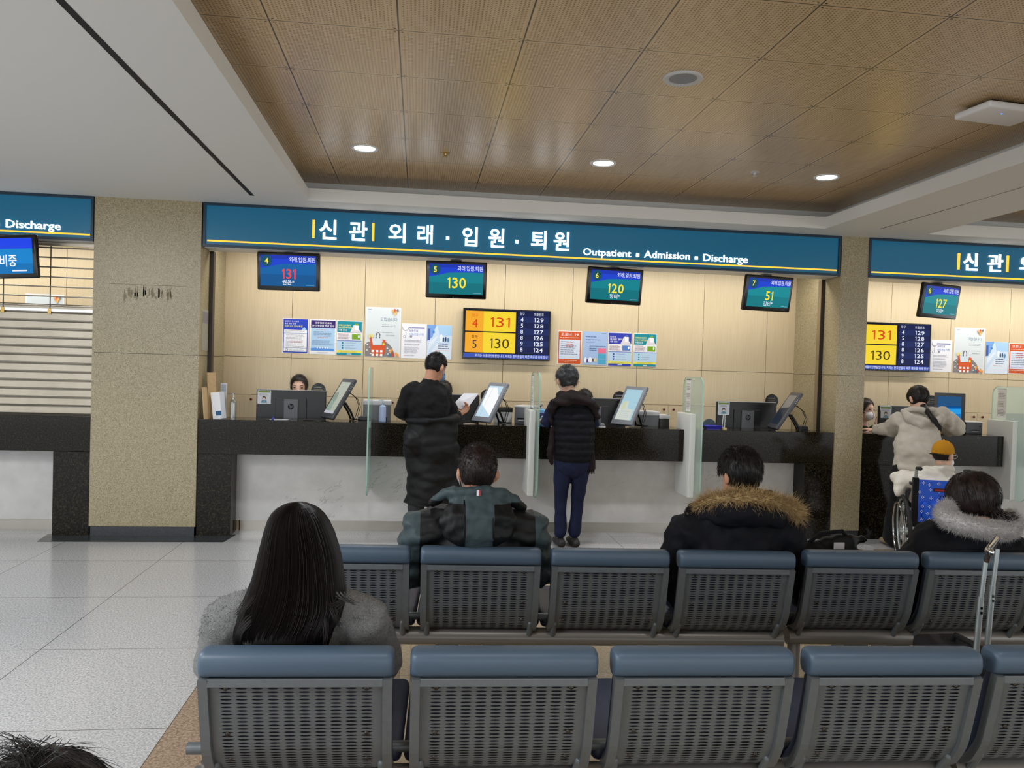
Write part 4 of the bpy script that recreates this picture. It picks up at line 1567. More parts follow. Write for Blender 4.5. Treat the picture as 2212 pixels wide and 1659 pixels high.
def machine(x, y, w_, d_, h_, label, m1, m2, name='printer', z=ZT, yaw=0.0, cat='printer'):
    t = thing(name, label, cat, T(x, y, z) @ RZ(yaw))
    MB().box((-w_ / 2, 0, 0), (w_ / 2, d_, h_ * .93), m1, b=.008).build('housing', t, smooth=True)
    MB().box((-w_ / 2 - .004, -.004, h_ * .90), (w_ / 2 + .004, d_ + .004, h_), m2, b=.006).build('lid', t, smooth=True)
    MB().box((-w_ * .28, -.006, h_ * .28), (w_ * .28, .002, h_ * .34), M['gloss']).box((-w_ * .2, -.02, h_ * .2), (w_ * .2, 0, h_ * .22), m2).build('paper_slot', t)
    MB().box((w_ * .28, -.003, h_ * .6), (w_ * .38, .001, h_ * .66), M['gloss']).build('button', t)
    return t


def at_px(u0, u1, v0, v1, y):
    a, b = AY(u0, v1, y), AY(u1, v1, y)
    return (a[0] + b[0]) / 2, b[0] - a[0], AY(u0, v0, y)[2] - ZT


x, w_, h_ = at_px(784, 843, 864, 903, 7.43)
machine(x, 7.43, w_, .2, h_ + .28, 'grey document printer behind the edge-on glass partition', M['greyplastic'], M['lightplastic'], z=ZT - .28)
x, w_, h_ = at_px(1072, 1103, 880, 905, 7.43)
machine(x, 7.43, w_ + .03, .17, h_ + .28, 'silver and black card printer right of the window 5 tablet', M['lightplastic'], M['plastic'], z=ZT - .28)
x, w_, h_ = at_px(1113, 1140, 872, 910, 7.30)
machine(x, 7.27, w_ + .04, .2, .175, 'white and grey machine with a sloping lid left of the second partition', M['greyplastic'], M['lightplastic'], yaw=-.5)
x, w_, h_ = at_px(1380, 1423, 888, 922, 7.44)
machine(x, 7.44, w_, .2, h_ + .28, 'grey printer behind the cables of the window 6 tablet', M['greyplastic'], M['lightplastic'], z=ZT - .28)
x, w_, h_ = at_px(1424, 1446, 896, 920, 7.44)
machine(x, 7.44, w_, .16, h_ + .28, 'small black and white printer left of the third partition', M['plastic'], M['lightplastic'], z=ZT - .28)
x, w_, h_ = at_px(2086, 2116, 913, 940, 7.30)
machine(x, 7.28, w_ + .03, .2, .125, 'grey printer between the blue tablet and the right partition', M['greyplastic'], M['lightplastic'])
for u, v, lab in ((771, 900, 'small black adapter box between the grey green tablet and the edge-on partition'), (1722, 926, 'small black adapter box near the shutter rail of the narrow pier')):
    p = AY(u + 14, v, 7.36)
    t = thing('adapter_box', lab, 'adapter', T(p[0], 7.385, ZT))
    MB().box((-.05, -.024, 0), (.05, .024, .032), M['plastic'], b=.003).build('box_body', t)
    MB().box((-.03, -.02, .032), (.03, .02, .04), M['greyplastic']).build('lid', t)
p = AY(1537, 922, 7.20)
t = thing('pen_tray', 'shallow translucent blue tray on the counter at window 7', 'tray', T(p[0], 7.19, ZT))
mt = mat('blue_tray', (66, 62, 200), .25)
mb = MB()
for a0, b0, c0, d0 in ((-.085, -.055, .085, .055),):
    o_ = [(-.065, -.04, .004), (.065, -.04, .004), (.065, .04, .004), (-.065, .04, .004)]
    r_ = [(-.085, -.055, .034), (.085, -.055, .034), (.085, .055, .034), (-.085, .055, .034)]
    i_ = [(-.081, -.051, .034), (.081, -.051, .034), (.081, .051, .034), (-.081, .051, .034)]
    j_ = [(-.062, -.037, .008), (.062, -.037, .008), (.062, .037, .008), (-.062, .037, .008)]
    mb.ring_loft([o_, r_, i_, j_], mt)
mb.box((-.062, -.037, 0), (.062, .037, .004), mt)
mb.build('tray', t)
MB().box((-.10, -.03, .033), (-.083, .03, .036), mt).build('handle', t)
p = AY(1532, 912, 7.30)
t = thing('domed_cover', 'dark teal half-round disc standing behind the blue tray', 'cover', T(p[0], 7.30, ZT))
Xd = frame((0, 0, 0), (1, 0, 0), (0, 0, 1))
MB().prism([(.062 * math.cos(R(a)), .03 + .062 * math.sin(R(a))) for a in range(-25, 206, 11)], -.008, .008, mat('dusty_teal', (62, 84, 90), .5), Xd).build('disc', t)
MB().box((-.06, -.02, 0), (.06, .02, .006), M['plastic']).build('foot', t)
p = AY(1565, 925, 7.18)
t = thing('pen_holder', 'cream pen loop on a small base beside the blue tray', 'pen holder', T(p[0], 7.18, ZT))
MB().lathe([(.001, .018), (.018, .016), (.022, .008), (.022, 0), (.001, 0)][::-1], n=18, m=mat('cream_plastic', (212, 190, 140), .5)).build('base', t, smooth=True)
MB().tube([(.0, 0, .016), (.002, 0, .09), (.0, 0, .135), (-.006, 0, .150), (-.014, 0, .14), (-.02, 0, .09), (-.024, 0, .03), (-.012, 0, .015)], .0045, 8, M['lightplastic']).build('cord_loop', t, smooth=True)
p = AY(1300, 918, 7.16)
t = thing('desk_bell', 'small round grey gadget on the counter beside the window 6 tablet', 'gadget', T(p[0], 7.14, ZT))
MB().lathe([(.028, 0), (.028, .010), (.026, .024), (.016, .034), (.001, .037)], n=20, m=M['greyplastic']).build('dome', t, smooth=True)
MB().lathe([(.031, 0), (.031, .006), (.028, .008)], n=20, m=M['lightplastic']).build('ring', t, smooth=True)
# pens, clips and papers lying on the counter
random.seed(9)
for u, v, lab, m_, L_ in ((608, 903, 'white and blue pen lying at window 4', M['lightplastic'], .13), (672, 906, 'dark pen lying before the window 4 tablet', M['plastic'], .13), (1015, 914, 'pen lying before the window 5 tablet', M['steel'], .12), (1372, 925, 'silver pen lying behind the window 6 tablet', M['steel'], .13)):
    p = AY(u, v, 7.16)
    t = thing('pen', lab, 'pen', T(p[0], 7.15, ZT + .0045) @ RZ(random.uniform(-.4, .4)))
    MB().tube([(-L_ / 2, 0, 0), (L_ * .35, 0, 0), (L_ / 2, 0, 0)], [.0045, .0045, .001], 8, m_).build('barrel', t, smooth=True)
    MB().tube([(-L_ / 2 - .006, 0, 0), (-L_ / 2, 0, 0)], .003, 8, M['plastic']).build('cap', t)
p = AY(590, 900, 7.2)
t = thing('badge_clip', 'small blue clip lying on the counter below the window 4 monitor', 'clip', T(p[0], 7.2, ZT))
MB().lathe([(.014, 0), (.012, .008), (.004, .022), (.006, .03), (.001, .034)], n=12, m=mat('clip_blue', (40, 50, 150), .4)).build('grip', t, smooth=True)
MB().box((-.03, -.006, 0), (.03, .006, .003), M['lightplastic']).build('tab', t)

# ------------------------------------------------------------------ luggage between the rows
p0 = AY(2124, 1194, 2.72)
p1 = AY(2153, 1182, 2.87)
t = thing('suitcase', 'dark suitcase with a tall silver telescopic handle between the benches', 'suitcase', T(p0[0], 2.72, 0))
dx = p1[0] - p0[0]
for o_ in (np.array([.013, .0]), np.array([dx + .004, .15])):
    zt = p0[2] - .02
    MB().tube([(o_[0], o_[1], zt), (o_[0] - .014, o_[1], .72)], .0085, 12, M['alu']).build('handle_tube', t, smooth=True)
    MB().tube([(o_[0] - .014, o_[1], .735), (o_[0] - .030, o_[1], .42)], .0108, 12, M['alu']).box((o_[0] - .022, o_[1] - .012, .69), (o_[0] - .014, o_[1] - .009, .70), M['gloss']).box((o_[0] - .022, o_[1] - .012, .672), (o_[0] - .014, o_[1] - .009, .682), M['gloss']).build('lower_tube', t, smooth=True)
MB().tube([(-.004, -.045, p0[2] + .012), (.002, -.02, p0[2] + .010), (dx, .155, p0[2] + .016), (dx + .004, .17, p0[2] - .01)], [(.013, .011), (.015, .012), (.014, .012), (.011, .010)], 14, M['chrome'], dome=True).tube([(.0, -.03, p0[2] + .01), (.014, -.004, p0[2] - .03)], [.013, .011], 12, M['chrome']).build('grip', t, smooth=True)
dark = mat('suitcase_cloth', (30, 26, 30), .7, bump=(120, .2, .002))
MB().box((-.08, -.03, .06), (.14, .30, .50), dark, b=.03).build('shell', t, smooth=True)
MB().tube([(.03, .05, .50), (.03, .07, .53), (.03, .17, .53), (.03, .19, .50)], .011, 10, M['rubber']).build('top_handle', t, smooth=True)
for a in (-.05, .11):
    for b in (.01, .26):
        MB().tube([(a - .012, b, .03), (a + .012, b, .03)], .03, 16, M['rubber']).box((a - .01, b - .015, .03), (a + .01, b + .015, .07), M['plastic']).build('wheel', t, smooth=True)
p = AY(2065, 1385, 2.86)
t = thing('handbag', 'dark red handbag with a gold clasp lying on the suitcase side, below the bench beam', 'handbag', T(p[0] - .09, 2.87, 0))
def bagd(V, N):
    return fbm(V, (14, 14, 14), .008)
V_, F_ = blob(MB().box((-.15, -.07, .02), (.11, .07, .42), None, b=.05).ell((-.02, 0, .42), (.10, .06, .05)), .012, 6, bagd)
MB().add(V_, F_, M['red']).build('bag_body', t, smooth=True)
MB().tube([(-.04, -.075, .435), (0, -.082, .44), (.04, -.078, .432)], .007, 8, M['gold']).ell((0, -.085, .44), (.014, .01, .012), M['gold'], nu=12, nv=8).build('clasp', t, smooth=True)
MB().tube([(.05, -.05, .40), (.09, -.06, .47), (.12, -.04, .47), (.10, 0, .40)], .008, 8, M['black_cloth']).tube([(.03, -.04, .42), (.06, -.05, .47), (.10, -.05, .49)], .006, 8, M['red']).build('strap', t, smooth=True)

# ------------------------------------------------------------------ people
def pt(u, v, y):
    return AY(u, v, y)


class Person:
    def __init__(s, base, label):
        s.b = np.array([base[0], base[1], base[2] if len(base) > 2 else 0.0])
        s.t = thing('person', label, 'person', T(*s.b))

    def mesh(s, name, mb, smooth=180, parent=None):
        mb.V = [v - s.b for v in mb.V]
        return mb.build(name, parent or s.t, smooth=smooth)

    def blob(s, name, prims, mats, voxel=.014, smooth=4, disp=None, pick=None, drop=None, extra=None, parent=None):
        V, F = blob(prims, voxel, smooth, disp)
        C = np.array([V[list(f)].mean(0) for f in F])
        if drop is not None:
            k = ~np.asarray(drop(C))
            F = [f for f, q in zip(F, k) if q]
            C = C[k]
        mb = MB()
        for m_ in mats:
            mb.mi(m_)
        mb.add(V, F, mats[0])
        if pick is not None:
            mb.I = [int(q) for q in pick(C)]
        if extra is not None:
            extra(mb)
        return s.mesh(name, mb, 180, parent)


def head_frame(c, yaw=0.0, pitch=0.0, roll=0.0, sc=1.0):
    A = T(*c) @ RZ(yaw) @ RX(pitch) @ RY(roll)
    A[:3, :3] *= sc
    return A


def head_prims(mb, H, ears=True, face=True):
    mb.ell((0, -.006, .020), (.074, .094, .090), None, H, 24, 16)
    mb.ell((0, .028, -.050), (.056, .062, .072), None, H, 20, 14)
    mb.ell((0, .052, -.098), (.026, .026, .024), None, H, 14, 10)
    mb.ell((0, .076, .018), (.046, .016, .030), None, H, 14, 10)
    if face:
        mb.tube([(0, .084, .005), (0, .100, -.028), (0, .092, -.042)], [(.009, .010), (.013, .014), (.015, .010)], 10, None, H, (1, 0, 0), dome=True)
        mb.ell((0, .082, -.070), (.024, .012, .010), None, H, 12, 8)
    if ears:
        for q in (-1, 1):
            mb.ell((0, 0, 0), (.010, .021, .033), None, H @ T(q * .086, -.012, -.012) @ RZ(q * .5) @ RY(q * .12), 12, 10)
            mb.ell((q * .078, .000, -.034), (.010, .010, .016), None, H, 10, 8)


def neck_prims(mb, H, base, r=.054):
    a = (H @ np.array([0, -.030, -.030, 1]))[:3]
    b = np.array(base)
    mb.tube([a, a * .45 + b * .55, b, b + (b - a) * .3], [r, r * 1.0, r * 1.08, r * 1.15], 16, None, None, (1, 0, 0), dome=True)


def hand_mesh(mb, w, d, n, side, curl=.5, sc=1.0, spread=.12):
    """palm and five separate fingers: wrist w, pointing d, palm normal n (the side the fingers curl to), side +1: thumb towards d x n"""
    d = np.array(d, float)
    d /= np.linalg.norm(d)
    n = np.array(n, float)
    n -= d * (n @ d)
    n /= np.linalg.norm(n)
    x = np.cross(d, n) * side
    w = np.array(w, float)
    P = MB()
    P.tube([w - d * .02 * sc, w + d * .03 * sc, w + d * .075 * sc, w + d * .088 * sc], [(.024 * sc, .018 * sc), (.034 * sc, .016 * sc), (.040 * sc, .014 * sc), (.036 * sc, .010 * sc)], 14, None, None, x, dome=True)
    for k, (off, L) in enumerate(((.029, .072), (.010, .080), (-.010, .074), (-.028, .058))):
        p = w + d * .082 * sc + x * off * sc
        pts = [p - d * .02 * sc]
        a = .15 * curl
        dd = d + x * spread * (1.5 - k) * .35
        for seg in (.45, .32, .23):
            pts.append(p)
            a += curl * (.8 if seg < .4 else .45)
            p = p + (dd * math.cos(a) + n * math.sin(a)) * L * seg * sc
        pts.append(p)
        P.tube(pts, [.0095 * sc, .0095 * sc, .0088 * sc, .008 * sc, .0066 * sc], 10, None, None, x, dome=True)
    p = w + d * .025 * sc + x * .026 * sc
    q = p + (d * .55 + x * .65 + n * .3) * .040 * sc
    r_ = q + (d * .85 + x * .15 + n * (.35 + .3 * curl)) * .030 * sc
    P.tube([p - x * .012 * sc, p, q, r_], [.012 * sc, .0135 * sc, .0105 * sc, .008 * sc], 10, None, None, n, dome=True)
    V, F = blob(P, .0036, 3)
    mb.add(V, F, mb.mats[0] if mb.mats else None)


def limb(mb, pts, rad, ref=(1, 0, 0)):
    mb.tube(pts, rad, 16, None, None, ref, dome=True)


def lerp(a, b, f):
    return np.array(a) * (1 - f) + np.array(b) * f


def ellip_surface(H, c, r, n, keep, jit=0.0):
    """random points on an ellipsoid in head space that KEEP accepts -> world positions, normals, down tangents"""
    out_p, out_n = [], []
    while len(out_p) < n:
        d = rng.normal(size=(n * 3, 3))
        d /= np.linalg.norm(d, axis=1)[:, None]
        p = d * np.array(r) + np.array(c)
        nn = d / np.array(r)
        nn /= np.linalg.norm(nn, axis=1)[:, None]
        k = keep(p)
        out_p += list(p[k])
        out_n += list(nn[k])
    p, nn = np.array(out_p[:n]), np.array(out_n[:n])
    dn = np.array([0, -.25, -1.0]) - nn * (nn @ np.array([0, -.25, -1.0]))[:, None]
    dn /= np.linalg.norm(dn, axis=1)[:, None] + 1e-6
    Rm = H[:3, :3]
    return p @ Rm.T + H[:3, 3], nn @ Rm.T, dn @ Rm.T


def hair_short(P, H, m_, line_y, line_z, grow=(1.10, 1.09, 1.13), n=1600, L=(.016, .032), lift=.45, lump=.004, top_up=0.0, curl=.1, wd=.0011, nv=.05, extra=None, mess=.22):
    c, r = np.array((0, -.008, .024)), np.array((.074, .094, .090)) * np.array(grow)
    Hi = np.linalg.inv(H)

    def keep(p):
        return p[:, 2] > np.interp(p[:, 1], line_y, line_z)
    pr = MB().ell(c, r, None, H, 30, 22)
    if extra:
        extra(pr)

    def dropf(C):
        q = C @ Hi[:3, :3].T + Hi[:3, 3]
        return ~keep(q)
    cap = {}

    def add(mb):
        mb.mi(m_)
        p, nn, dn = ellip_surface(H, c, r * .985, n, keep)
        up = np.array([0, 0, 1.0])
        tz = np.clip((p[:, 2] - H[2, 3]) / .1, 0, 1)[:, None]
        d = nn * lift + dn * (1 - .6 * tz) + up * tz * top_up + rng.normal(size=p.shape) * mess
        mb.strands(p, d, rng.uniform(L[0], L[1], n), wd, m_, None, .1, 3, curl, nn)
    def disp(V, N):
        return fbm(V, (38, 38, 22), lump, 2)
    P.blob('hair', pr, [m_], .008, 2, disp, None, dropf, add)


def ear_detail(P, H, m_):
    pass


# ---- woman with long dark hair, front bench
def long_hair_woman():
    Yc = 2.27
    P = Person((-.30, 2.35), 'person with long dark hair in a grey fleece coat on the front bench')
    hc = pt(643, 1172, Yc)
    H = head_frame(hc, .02, -.08, 0, .98)
    nb = hc + [0, -.015, -.17]
    body = MB()
    head_prims(body, H)
    neck_prims(body, H, nb, .048)
    sl, sr = np.array([hc[0] - .185, 2.29, nb[2] - .055]), np.array([hc[0] + .185, 2.285, nb[2] - .055])
    pel, che = np.array([hc[0], 2.40, .55]), np.array([hc[0], 2.335, .78])
    limb(body, [pel, lerp(pel, che, .5), che, nb - [0, 0, .06]], [(.16, .11), (.135, .10), (.15, .10), (.10, .07)])
    kn = [np.array([hc[0] + q * .10, 2.80, .52]) for q in (-1, 1)]
    el = [np.array([hc[0] + q * .235, 2.36, .66]) for q in (-1, 1)]
    wr = [np.array([hc[0] + q * .08, 2.60, .62]) for q in (-1, 1)]
    for q in (0, 1):
        limb(body, [(sl, sr)[q], el[q], wr[q]], [.05, .042, .028])
        limb(body, [pel + [(q - .5) * .16, 0, 0], kn[q], kn[q] + [0, .02, -.40]], [.075, .058, .042])
    def hands(mb):
        for q in (0, 1):
            hand_mesh(mb, wr[q], (-.6 if q else .6, .7, -.1), (0, -.2, -1), 1 if q else -1, .6)
    P.blob('body', body, [M['skinpale']], .013, 4, extra=hands)
    coat = MB()
    limb(coat, [pel, lerp(pel, che, .5), che, lerp(che, nb, .65), nb + [0, .0, -.015]], [(.20, .14), (.19, .14), (.205, .135), (.165, .105), (.075, .07)])
    limb(coat, [sl + [.05, 0, .03], sl, el[0], wr[0]], [.06, .078, .075, .055])
    limb(coat, [sr - [.05, 0, -.03], sr, el[1], wr[1]], [.06, .078, .075, .055])
    def fuzz(mb):
        V = np.concatenate(mb.V)
        k = rng.integers(0, len(V), 16000)
        p = V[k]
        p = p[p[:, 2] > .76]
        d = p - np.array([hc[0], 2.31, .80])
        mb.strands(p, d + rng.normal(size=p.shape) * .12, rng.uniform(.003, .007, len(p)), .0007, M['coatgrey'], None, .2, 2, .8)
    P.blob('coat', coat, [M['coatgrey']], .013, 4, lambda V, N: fbm(V, (40, 40, 40), .005), extra=fuzz)
    tr = MB()
    for q in (0, 1):
        limb(tr, [pel + [(q - .5) * .16, 0, -.01], kn[q], kn[q] + [0, .02, -.42]], [.092, .075, .058])
    P.blob('trousers', tr, [M['charcoal']], .014, 4)
    for q in (0, 1):
        b = kn[q] + [0, .03, -.49]
        P.mesh('shoe', MB().tube([b + [0, -.05, .03], b + [0, .05, .025], b + [0, .17, .02]], [(.036, .034), (.042, .03), (.036, .022)], 14, M['shoe'], None, (1, 0, 0), dome=True))
    # hair: shell from the silhouette, then strands flowing down it
    rows = [(1085.5, 641, 646, .04), (1086.5, 630, 656, .22), (1089, 619, 668, .42), (1096, 603, 684, .64), (1112, 588, 700, .85), (1135, 577, 714, 1), (1165, 570, 725, 1), (1200, 562, 733, 1), (1250, 550, 739, .95), (1290, 536, 743, .85), (1320, 522, 741, .78), (1345, 513, 722, .72), (1372, 510, 712, .66), (1396, 515, 706, .5)]
    def ringc(v):
        xs = [r_[0] for r_ in rows]
        a, b_, k = (np.interp(v, xs, [r_[j] for r_ in rows]) for j in (1, 2, 3))
        pa, pb = pt(a, v, Yc - .02), pt(b_, v, Yc - .02)
        return (pa + pb) / 2, (pb[0] - pa[0]) / 2, .112 * k
    hb = MB()
    hb.mi(M['hair'])
    rings = []
    for v in np.concatenate([[1085.5, 1086, 1087, 1089, 1092], np.linspace(1096, 1398, 36)]):
        c, rx, ry = ringc(v)
        sh = -.05 * max(0, (v - 1300) / 100)
        rings.append([c + np.array([rx * .94 * math.cos(a), (ry + np.interp(v, [1230, 1340], [0, .016])) * .95 * math.sin(a) + sh * .3, 0]) for a in np.linspace(0, 2 * math.pi, 40)[:-1]])
    hb.ring_loft(rings, M['hair'])
    vs = np.concatenate([[1085.3, 1086.2, 1088, 1092, 1099, 1110], np.linspace(1125, 1404, 12)])
    R0 = [ringc(v) for v in vs]
    for i in range(3000):
        a = rng.uniform(math.pi * .93, math.pi * 2.07)
        w0 = rng.normal() * .02
        lift = .985 + abs(rng.normal()) * .022
        stop = len(vs) if rng.random() < .88 else int(rng.integers(13, len(vs)))
        pts = []
        ph, am = rng.uniform(0, 6.3), rng.uniform(.0, .010)
        for k in range(stop):
            c, rx, ry = R0[k]
            f = k / len(vs)
            aa = a + w0 * f + am * 1.5 * math.sin(ph + f * 11) * f
            pts.append(c + np.array([rx * lift * math.cos(aa) + am * f * f * math.sin(ph + f * 14), (ry + np.interp(vs[k], [1230, 1340], [0, .016])) * lift * math.sin(aa), 0]))
        hb.tube(pts, [.0008] + [.0012] * (stop - 2) + [.0003], 3, M['hair'])
    # flyaway locks that curl over the shoulders
    for (u0, v0, u1, v1, u2, v2) in ((545, 1290, 520, 1320, 512, 1328), (735, 1285, 748, 1300, 766, 1302), (715, 1300, 722, 1330, 735, 1352), (560, 1330, 515, 1352, 514, 1385), (700, 1330, 708, 1362, 700, 1395), (528, 1330, 508, 1360, 510, 1392), (742, 1290, 736, 1306, 712, 1312)):
        for k in range(16):
            j = rng.normal(size=2) * 6
            A, B, C_ = pt(u0 + j[0], v0 + j[1], Yc - .09), pt(u1 + j[0] * .8, v1 + j[1] * .6, Yc - .108), pt(u2 + j[0] * .4 + rng.normal() * 4, v2 + j[1] * .5 + rng.normal() * 4, Yc - .10)
            hb.tube([A * (1 - f) ** 2 + 2 * B * f * (1 - f) + C_ * f * f for f in np.linspace(0, 1, 9)], [.0008] * 7 + [.0006, .0002], 3, M['hair'])
    P.mesh('hair', hb, 60)


long_hair_woman()


def seated(P, hc, H, yb, seat_x, skin, sh_w, sh_dz, wrist=None, arm_out=.06, ears=True):
    """a seated body under its clothes; returns the joints"""
    nb = hc + [0, -.012, -.165]
    pel = np.array([seat_x, yb + .22, .545])
    che = np.array([lerp([seat_x], [hc[0]], .7)[0], yb + .165, .76])
    body = MB()
    head_prims(body, H, ears)
    neck_prims(body, H, nb)
    sh = [np.array([hc[0] + q * sh_w, nb[1] + .01, nb[2] - sh_dz]) for q in (-1, 1)]
    kn = [np.array([seat_x + q * .12, yb + .66, .53]) for q in (-1, 1)]
    el = [np.array([hc[0] + q * (sh_w + arm_out), nb[1] + .06, .63]) for q in (-1, 1)]
    wr = [np.array([seat_x + q * .09, yb + .46, .62]) for q in (-1, 1)] if wrist is None else wrist
    limb(body, [pel, lerp(pel, che, .5), che, lerp(che, nb, .6)], [(.16, .11), (.14, .10), (.16, .10), (.12, .075)])
    for q in (0, 1):
        limb(body, [sh[q] - [0, 0, .035], el[q], wr[q]], [.048, .042, .029])
        limb(body, [pel + [(q - .5) * .16, 0, 0], kn[q], kn[q] + [0, .02, -.41]], [.078, .06, .044])

    def hands(mb):
        for q in (0, 1):
            hand_mesh(mb, wr[q], (-.5 if q else .5, .8, -.1), (0, -.2, -1), 1 if q else -1, .6)
    P.blob('body', body, [skin], .013, 4, extra=hands)
    tr = MB()
    for q in (0, 1):
        limb(tr, [pel + [(q - .5) * .17, 0, -.005], kn[q], kn[q] + [0, .02, -.42]], [.094, .076, .06])
    P.blob('trousers', tr, [M['charcoal']], .014, 4)
    for q in (0, 1):
        b = kn[q] + [0, .03, -.50]
        P.mesh('shoe', MB().tube([b + [0, -.05, .034], b + [0, .05, .03], b + [0, .17, .026]], [(.038, .034), (.044, .03), (.038, .024)], 14, M['shoe'], None, (1, 0, 0), dome=True))
    return nb, pel, che, sh, el, wr


LY = [-.12, -.04, -.015, .015, .04, .075, .1]


def two_tone(name, x0, half, inside, ztop, zref):
    """black and grey-green nylon panels, split at |x - x0| = half and above ztop"""
    t = NT(name)
    v = t.coord()
    sp = t.n('ShaderNodeSeparateXYZ')
    t.l(v, sp.inputs[0])
    a = t.math('ABSOLUTE', t.math('SUBTRACT', sp.outputs[0], x0))
    k = t.math('LESS_THAN' if inside else 'GREATER_THAN', a, half)
    k = t.math('MAXIMUM', k, t.math('GREATER_THAN', sp.outputs[2], ztop))
    t.base(t.mix(k, (12, 13, 15), (58, 72, 76)))
    t.set(rough=.52, spec=.3)
    t.bump(t.noise(v, 28, 4), .25, .008)
    return t.m


# ---- man in the hooded puffer jacket, second bench
def puffer_man():
    Yh = 3.42
    P = Person((.29, 3.5), 'seated person with short hair in a black and grey-green hooded puffer jacket')
    hc = pt(1031, 1020, Yh)
    H = head_frame(hc, 0.0, -.06, .02, 1.0)
    nb, pel, che, sh, el, wr = seated(P, hc, H, 3.255, .30, M['skin'], .20, .07)
    LZ = [-.085, -.085, -.035, .0, .02, .06, .07]
    hair_short(P, H, M['hairbrown'], LY, LZ, (1.13, 1.10, 1.17), 3800, (.008, .018), .28, .003, .25, .15, .0009, mess=.14)
    # mask loops behind the ears
    P.mesh('mask_loop', MB().tube([H[:3, :3] @ np.array([-.083, -.018, .01]) + hc, H[:3, :3] @ np.array([-.084, -.026, -.025]) + hc, H[:3, :3] @ np.array([-.07, .0, -.07]) + hc], .0014, 6, M['maskwhite']))
    zz = nb[2]
    jk = MB()
    limb(jk, [pel, lerp(pel, che, .45), che, lerp(che, nb, .5), nb + [0, 0, -.06]], [(.225, .15), (.235, .16), (.245, .155), (.21, .13), (.10, .09)])
    for q in (0, 1):
        limb(jk, [sh[q] * .6 + nb * .4 + [0, 0, -.02], sh[q] + [(q - .5) * .05, 0, -.02], el[q] + [(q - .5) * .05, 0, .02], wr[q]], [.085, .108, .098, .06])
    xc = hc[0]

    def quilt(V, N):
        s = np.sin((V[:, 2] + .25 * np.abs(V[:, 0] - xc)) * 2 * math.pi / .085)
        return .006 * np.sign(s) * np.abs(s) ** .5 + fbm(V, (18, 18, 24), .008)
    P.blob('jacket', jk, [two_tone('jacket_panels', xc + .005 - P.b[0], .248, 0, 9, 9)], .011, 4, quilt)
    # hood lying on the back: rim round the neck and a bag below it
    hd = MB()
    y0 = Yh - .05
    rim = [pt(935, 1085, y0 + .04), pt(958, 1070, y0 - .0), pt(985, 1063, y0 - .035), pt(1030, 1062, y0 - .05), pt(1080, 1066, y0 - .035), pt(1110, 1082, y0), pt(1128, 1098, y0 + .04)]
    hd.tube(rim, [.020, .026, .028, .028, .028, .028, .022], 14, None, dome=True)
    hd.tube([pt(1033, 1080, y0 - .03), pt(1034, 1120, y0 - .075), pt(1034, 1160, y0 - .085), pt(1035, 1178, y0 - .07)], [(.125, .045), (.172, .06), (.150, .055), (.085, .035)], 22, None, None, (1, 0, 0), dome=True)
    def hw(V, N):
        return fbm(V, (26, 20, 20), .008)
    hood = P.blob('hood', hd, [two_tone('hood_panels', xc + .004 - P.b[0], .060, 1, pt(1030, 1082, y0)[2], .9)], .009, 4, hw)
    # seams of the centre strip
    sm = MB()
    for s_ in (-1, 1):
        sm.tube([pt(1033 + s_ * 30, 1078, y0 - .065), pt(1034 + s_ * 31, 1120, y0 - .132), pt(1035 + s_ * 31, 1160, y0 - .138), pt(1036 + s_ * 30, 1178, y0 - .105)], .0035, 6, M['nylon'])
    P.mesh('seam', sm, parent=hood)
    a = pt(1034, 1065, y0 - .083)
    tb = MB()
    for k, m_ in enumerate((M['maskwhite'], pm((190, 60, 60)))):
        tb.box((a[0] - .008 + .008 * k, a[1] - .003, a[2] - .012), (a[0] + .008 * k, a[1] + .004, a[2] + .012), m_)
    P.mesh('loop_tab', tb, 30, parent=hood)


puffer_man()


# ---- man in the dark parka with a tan fur trimmed hood
def fur(P, path, rad, n, L, m_, droop=.15, wd=.0012, curl=.35, parent=None, name='fur_trim'):
    Pth = np.array(path)
    d = np.linalg.norm(np.diff(Pth, axis=0), axis=1)
    s = np.concatenate([[0], np.cumsum(d)])
    fine = np.linspace(0, s[-1], 40)
    Q = np.stack([np.interp(fine, s, Pth[:, k]) for k in range(3)], 1)
    for _ in range(6):
        Q[1:-1] = (Q[:-2] + 2 * Q[1:-1] + Q[2:]) / 4
    rr = np.interp(fine, s, rad)
    mb = MB()
    mb.mi(m_)
    mb.tube(Q, list(rr * .9), 14, m_, dome=True)
    k = rng.uniform(0, 39, n)
    i = k.astype(int)
    f = (k - i)[:, None]
    c = Q[i] * (1 - f) + Q[np.minimum(i + 1, 39)] * f
    t = Q[np.minimum(i + 1, 39)] - Q[i]
    t /= np.linalg.norm(t, axis=1)[:, None]
    v = rng.normal(size=(n, 3))
    v -= t * (v * t).sum(1)[:, None]
    v /= np.linalg.norm(v, axis=1)[:, None]
    mb.strands(c + v * (rr[i] * .82)[:, None], v + t * rng.normal(size=(n, 1)) * .45 + rng.normal(size=(n, 3)) * .25, rng.uniform(L[0], L[1], n), wd, m_, None, droop, 3, curl)
    return P.mesh(name, mb, 180, parent)


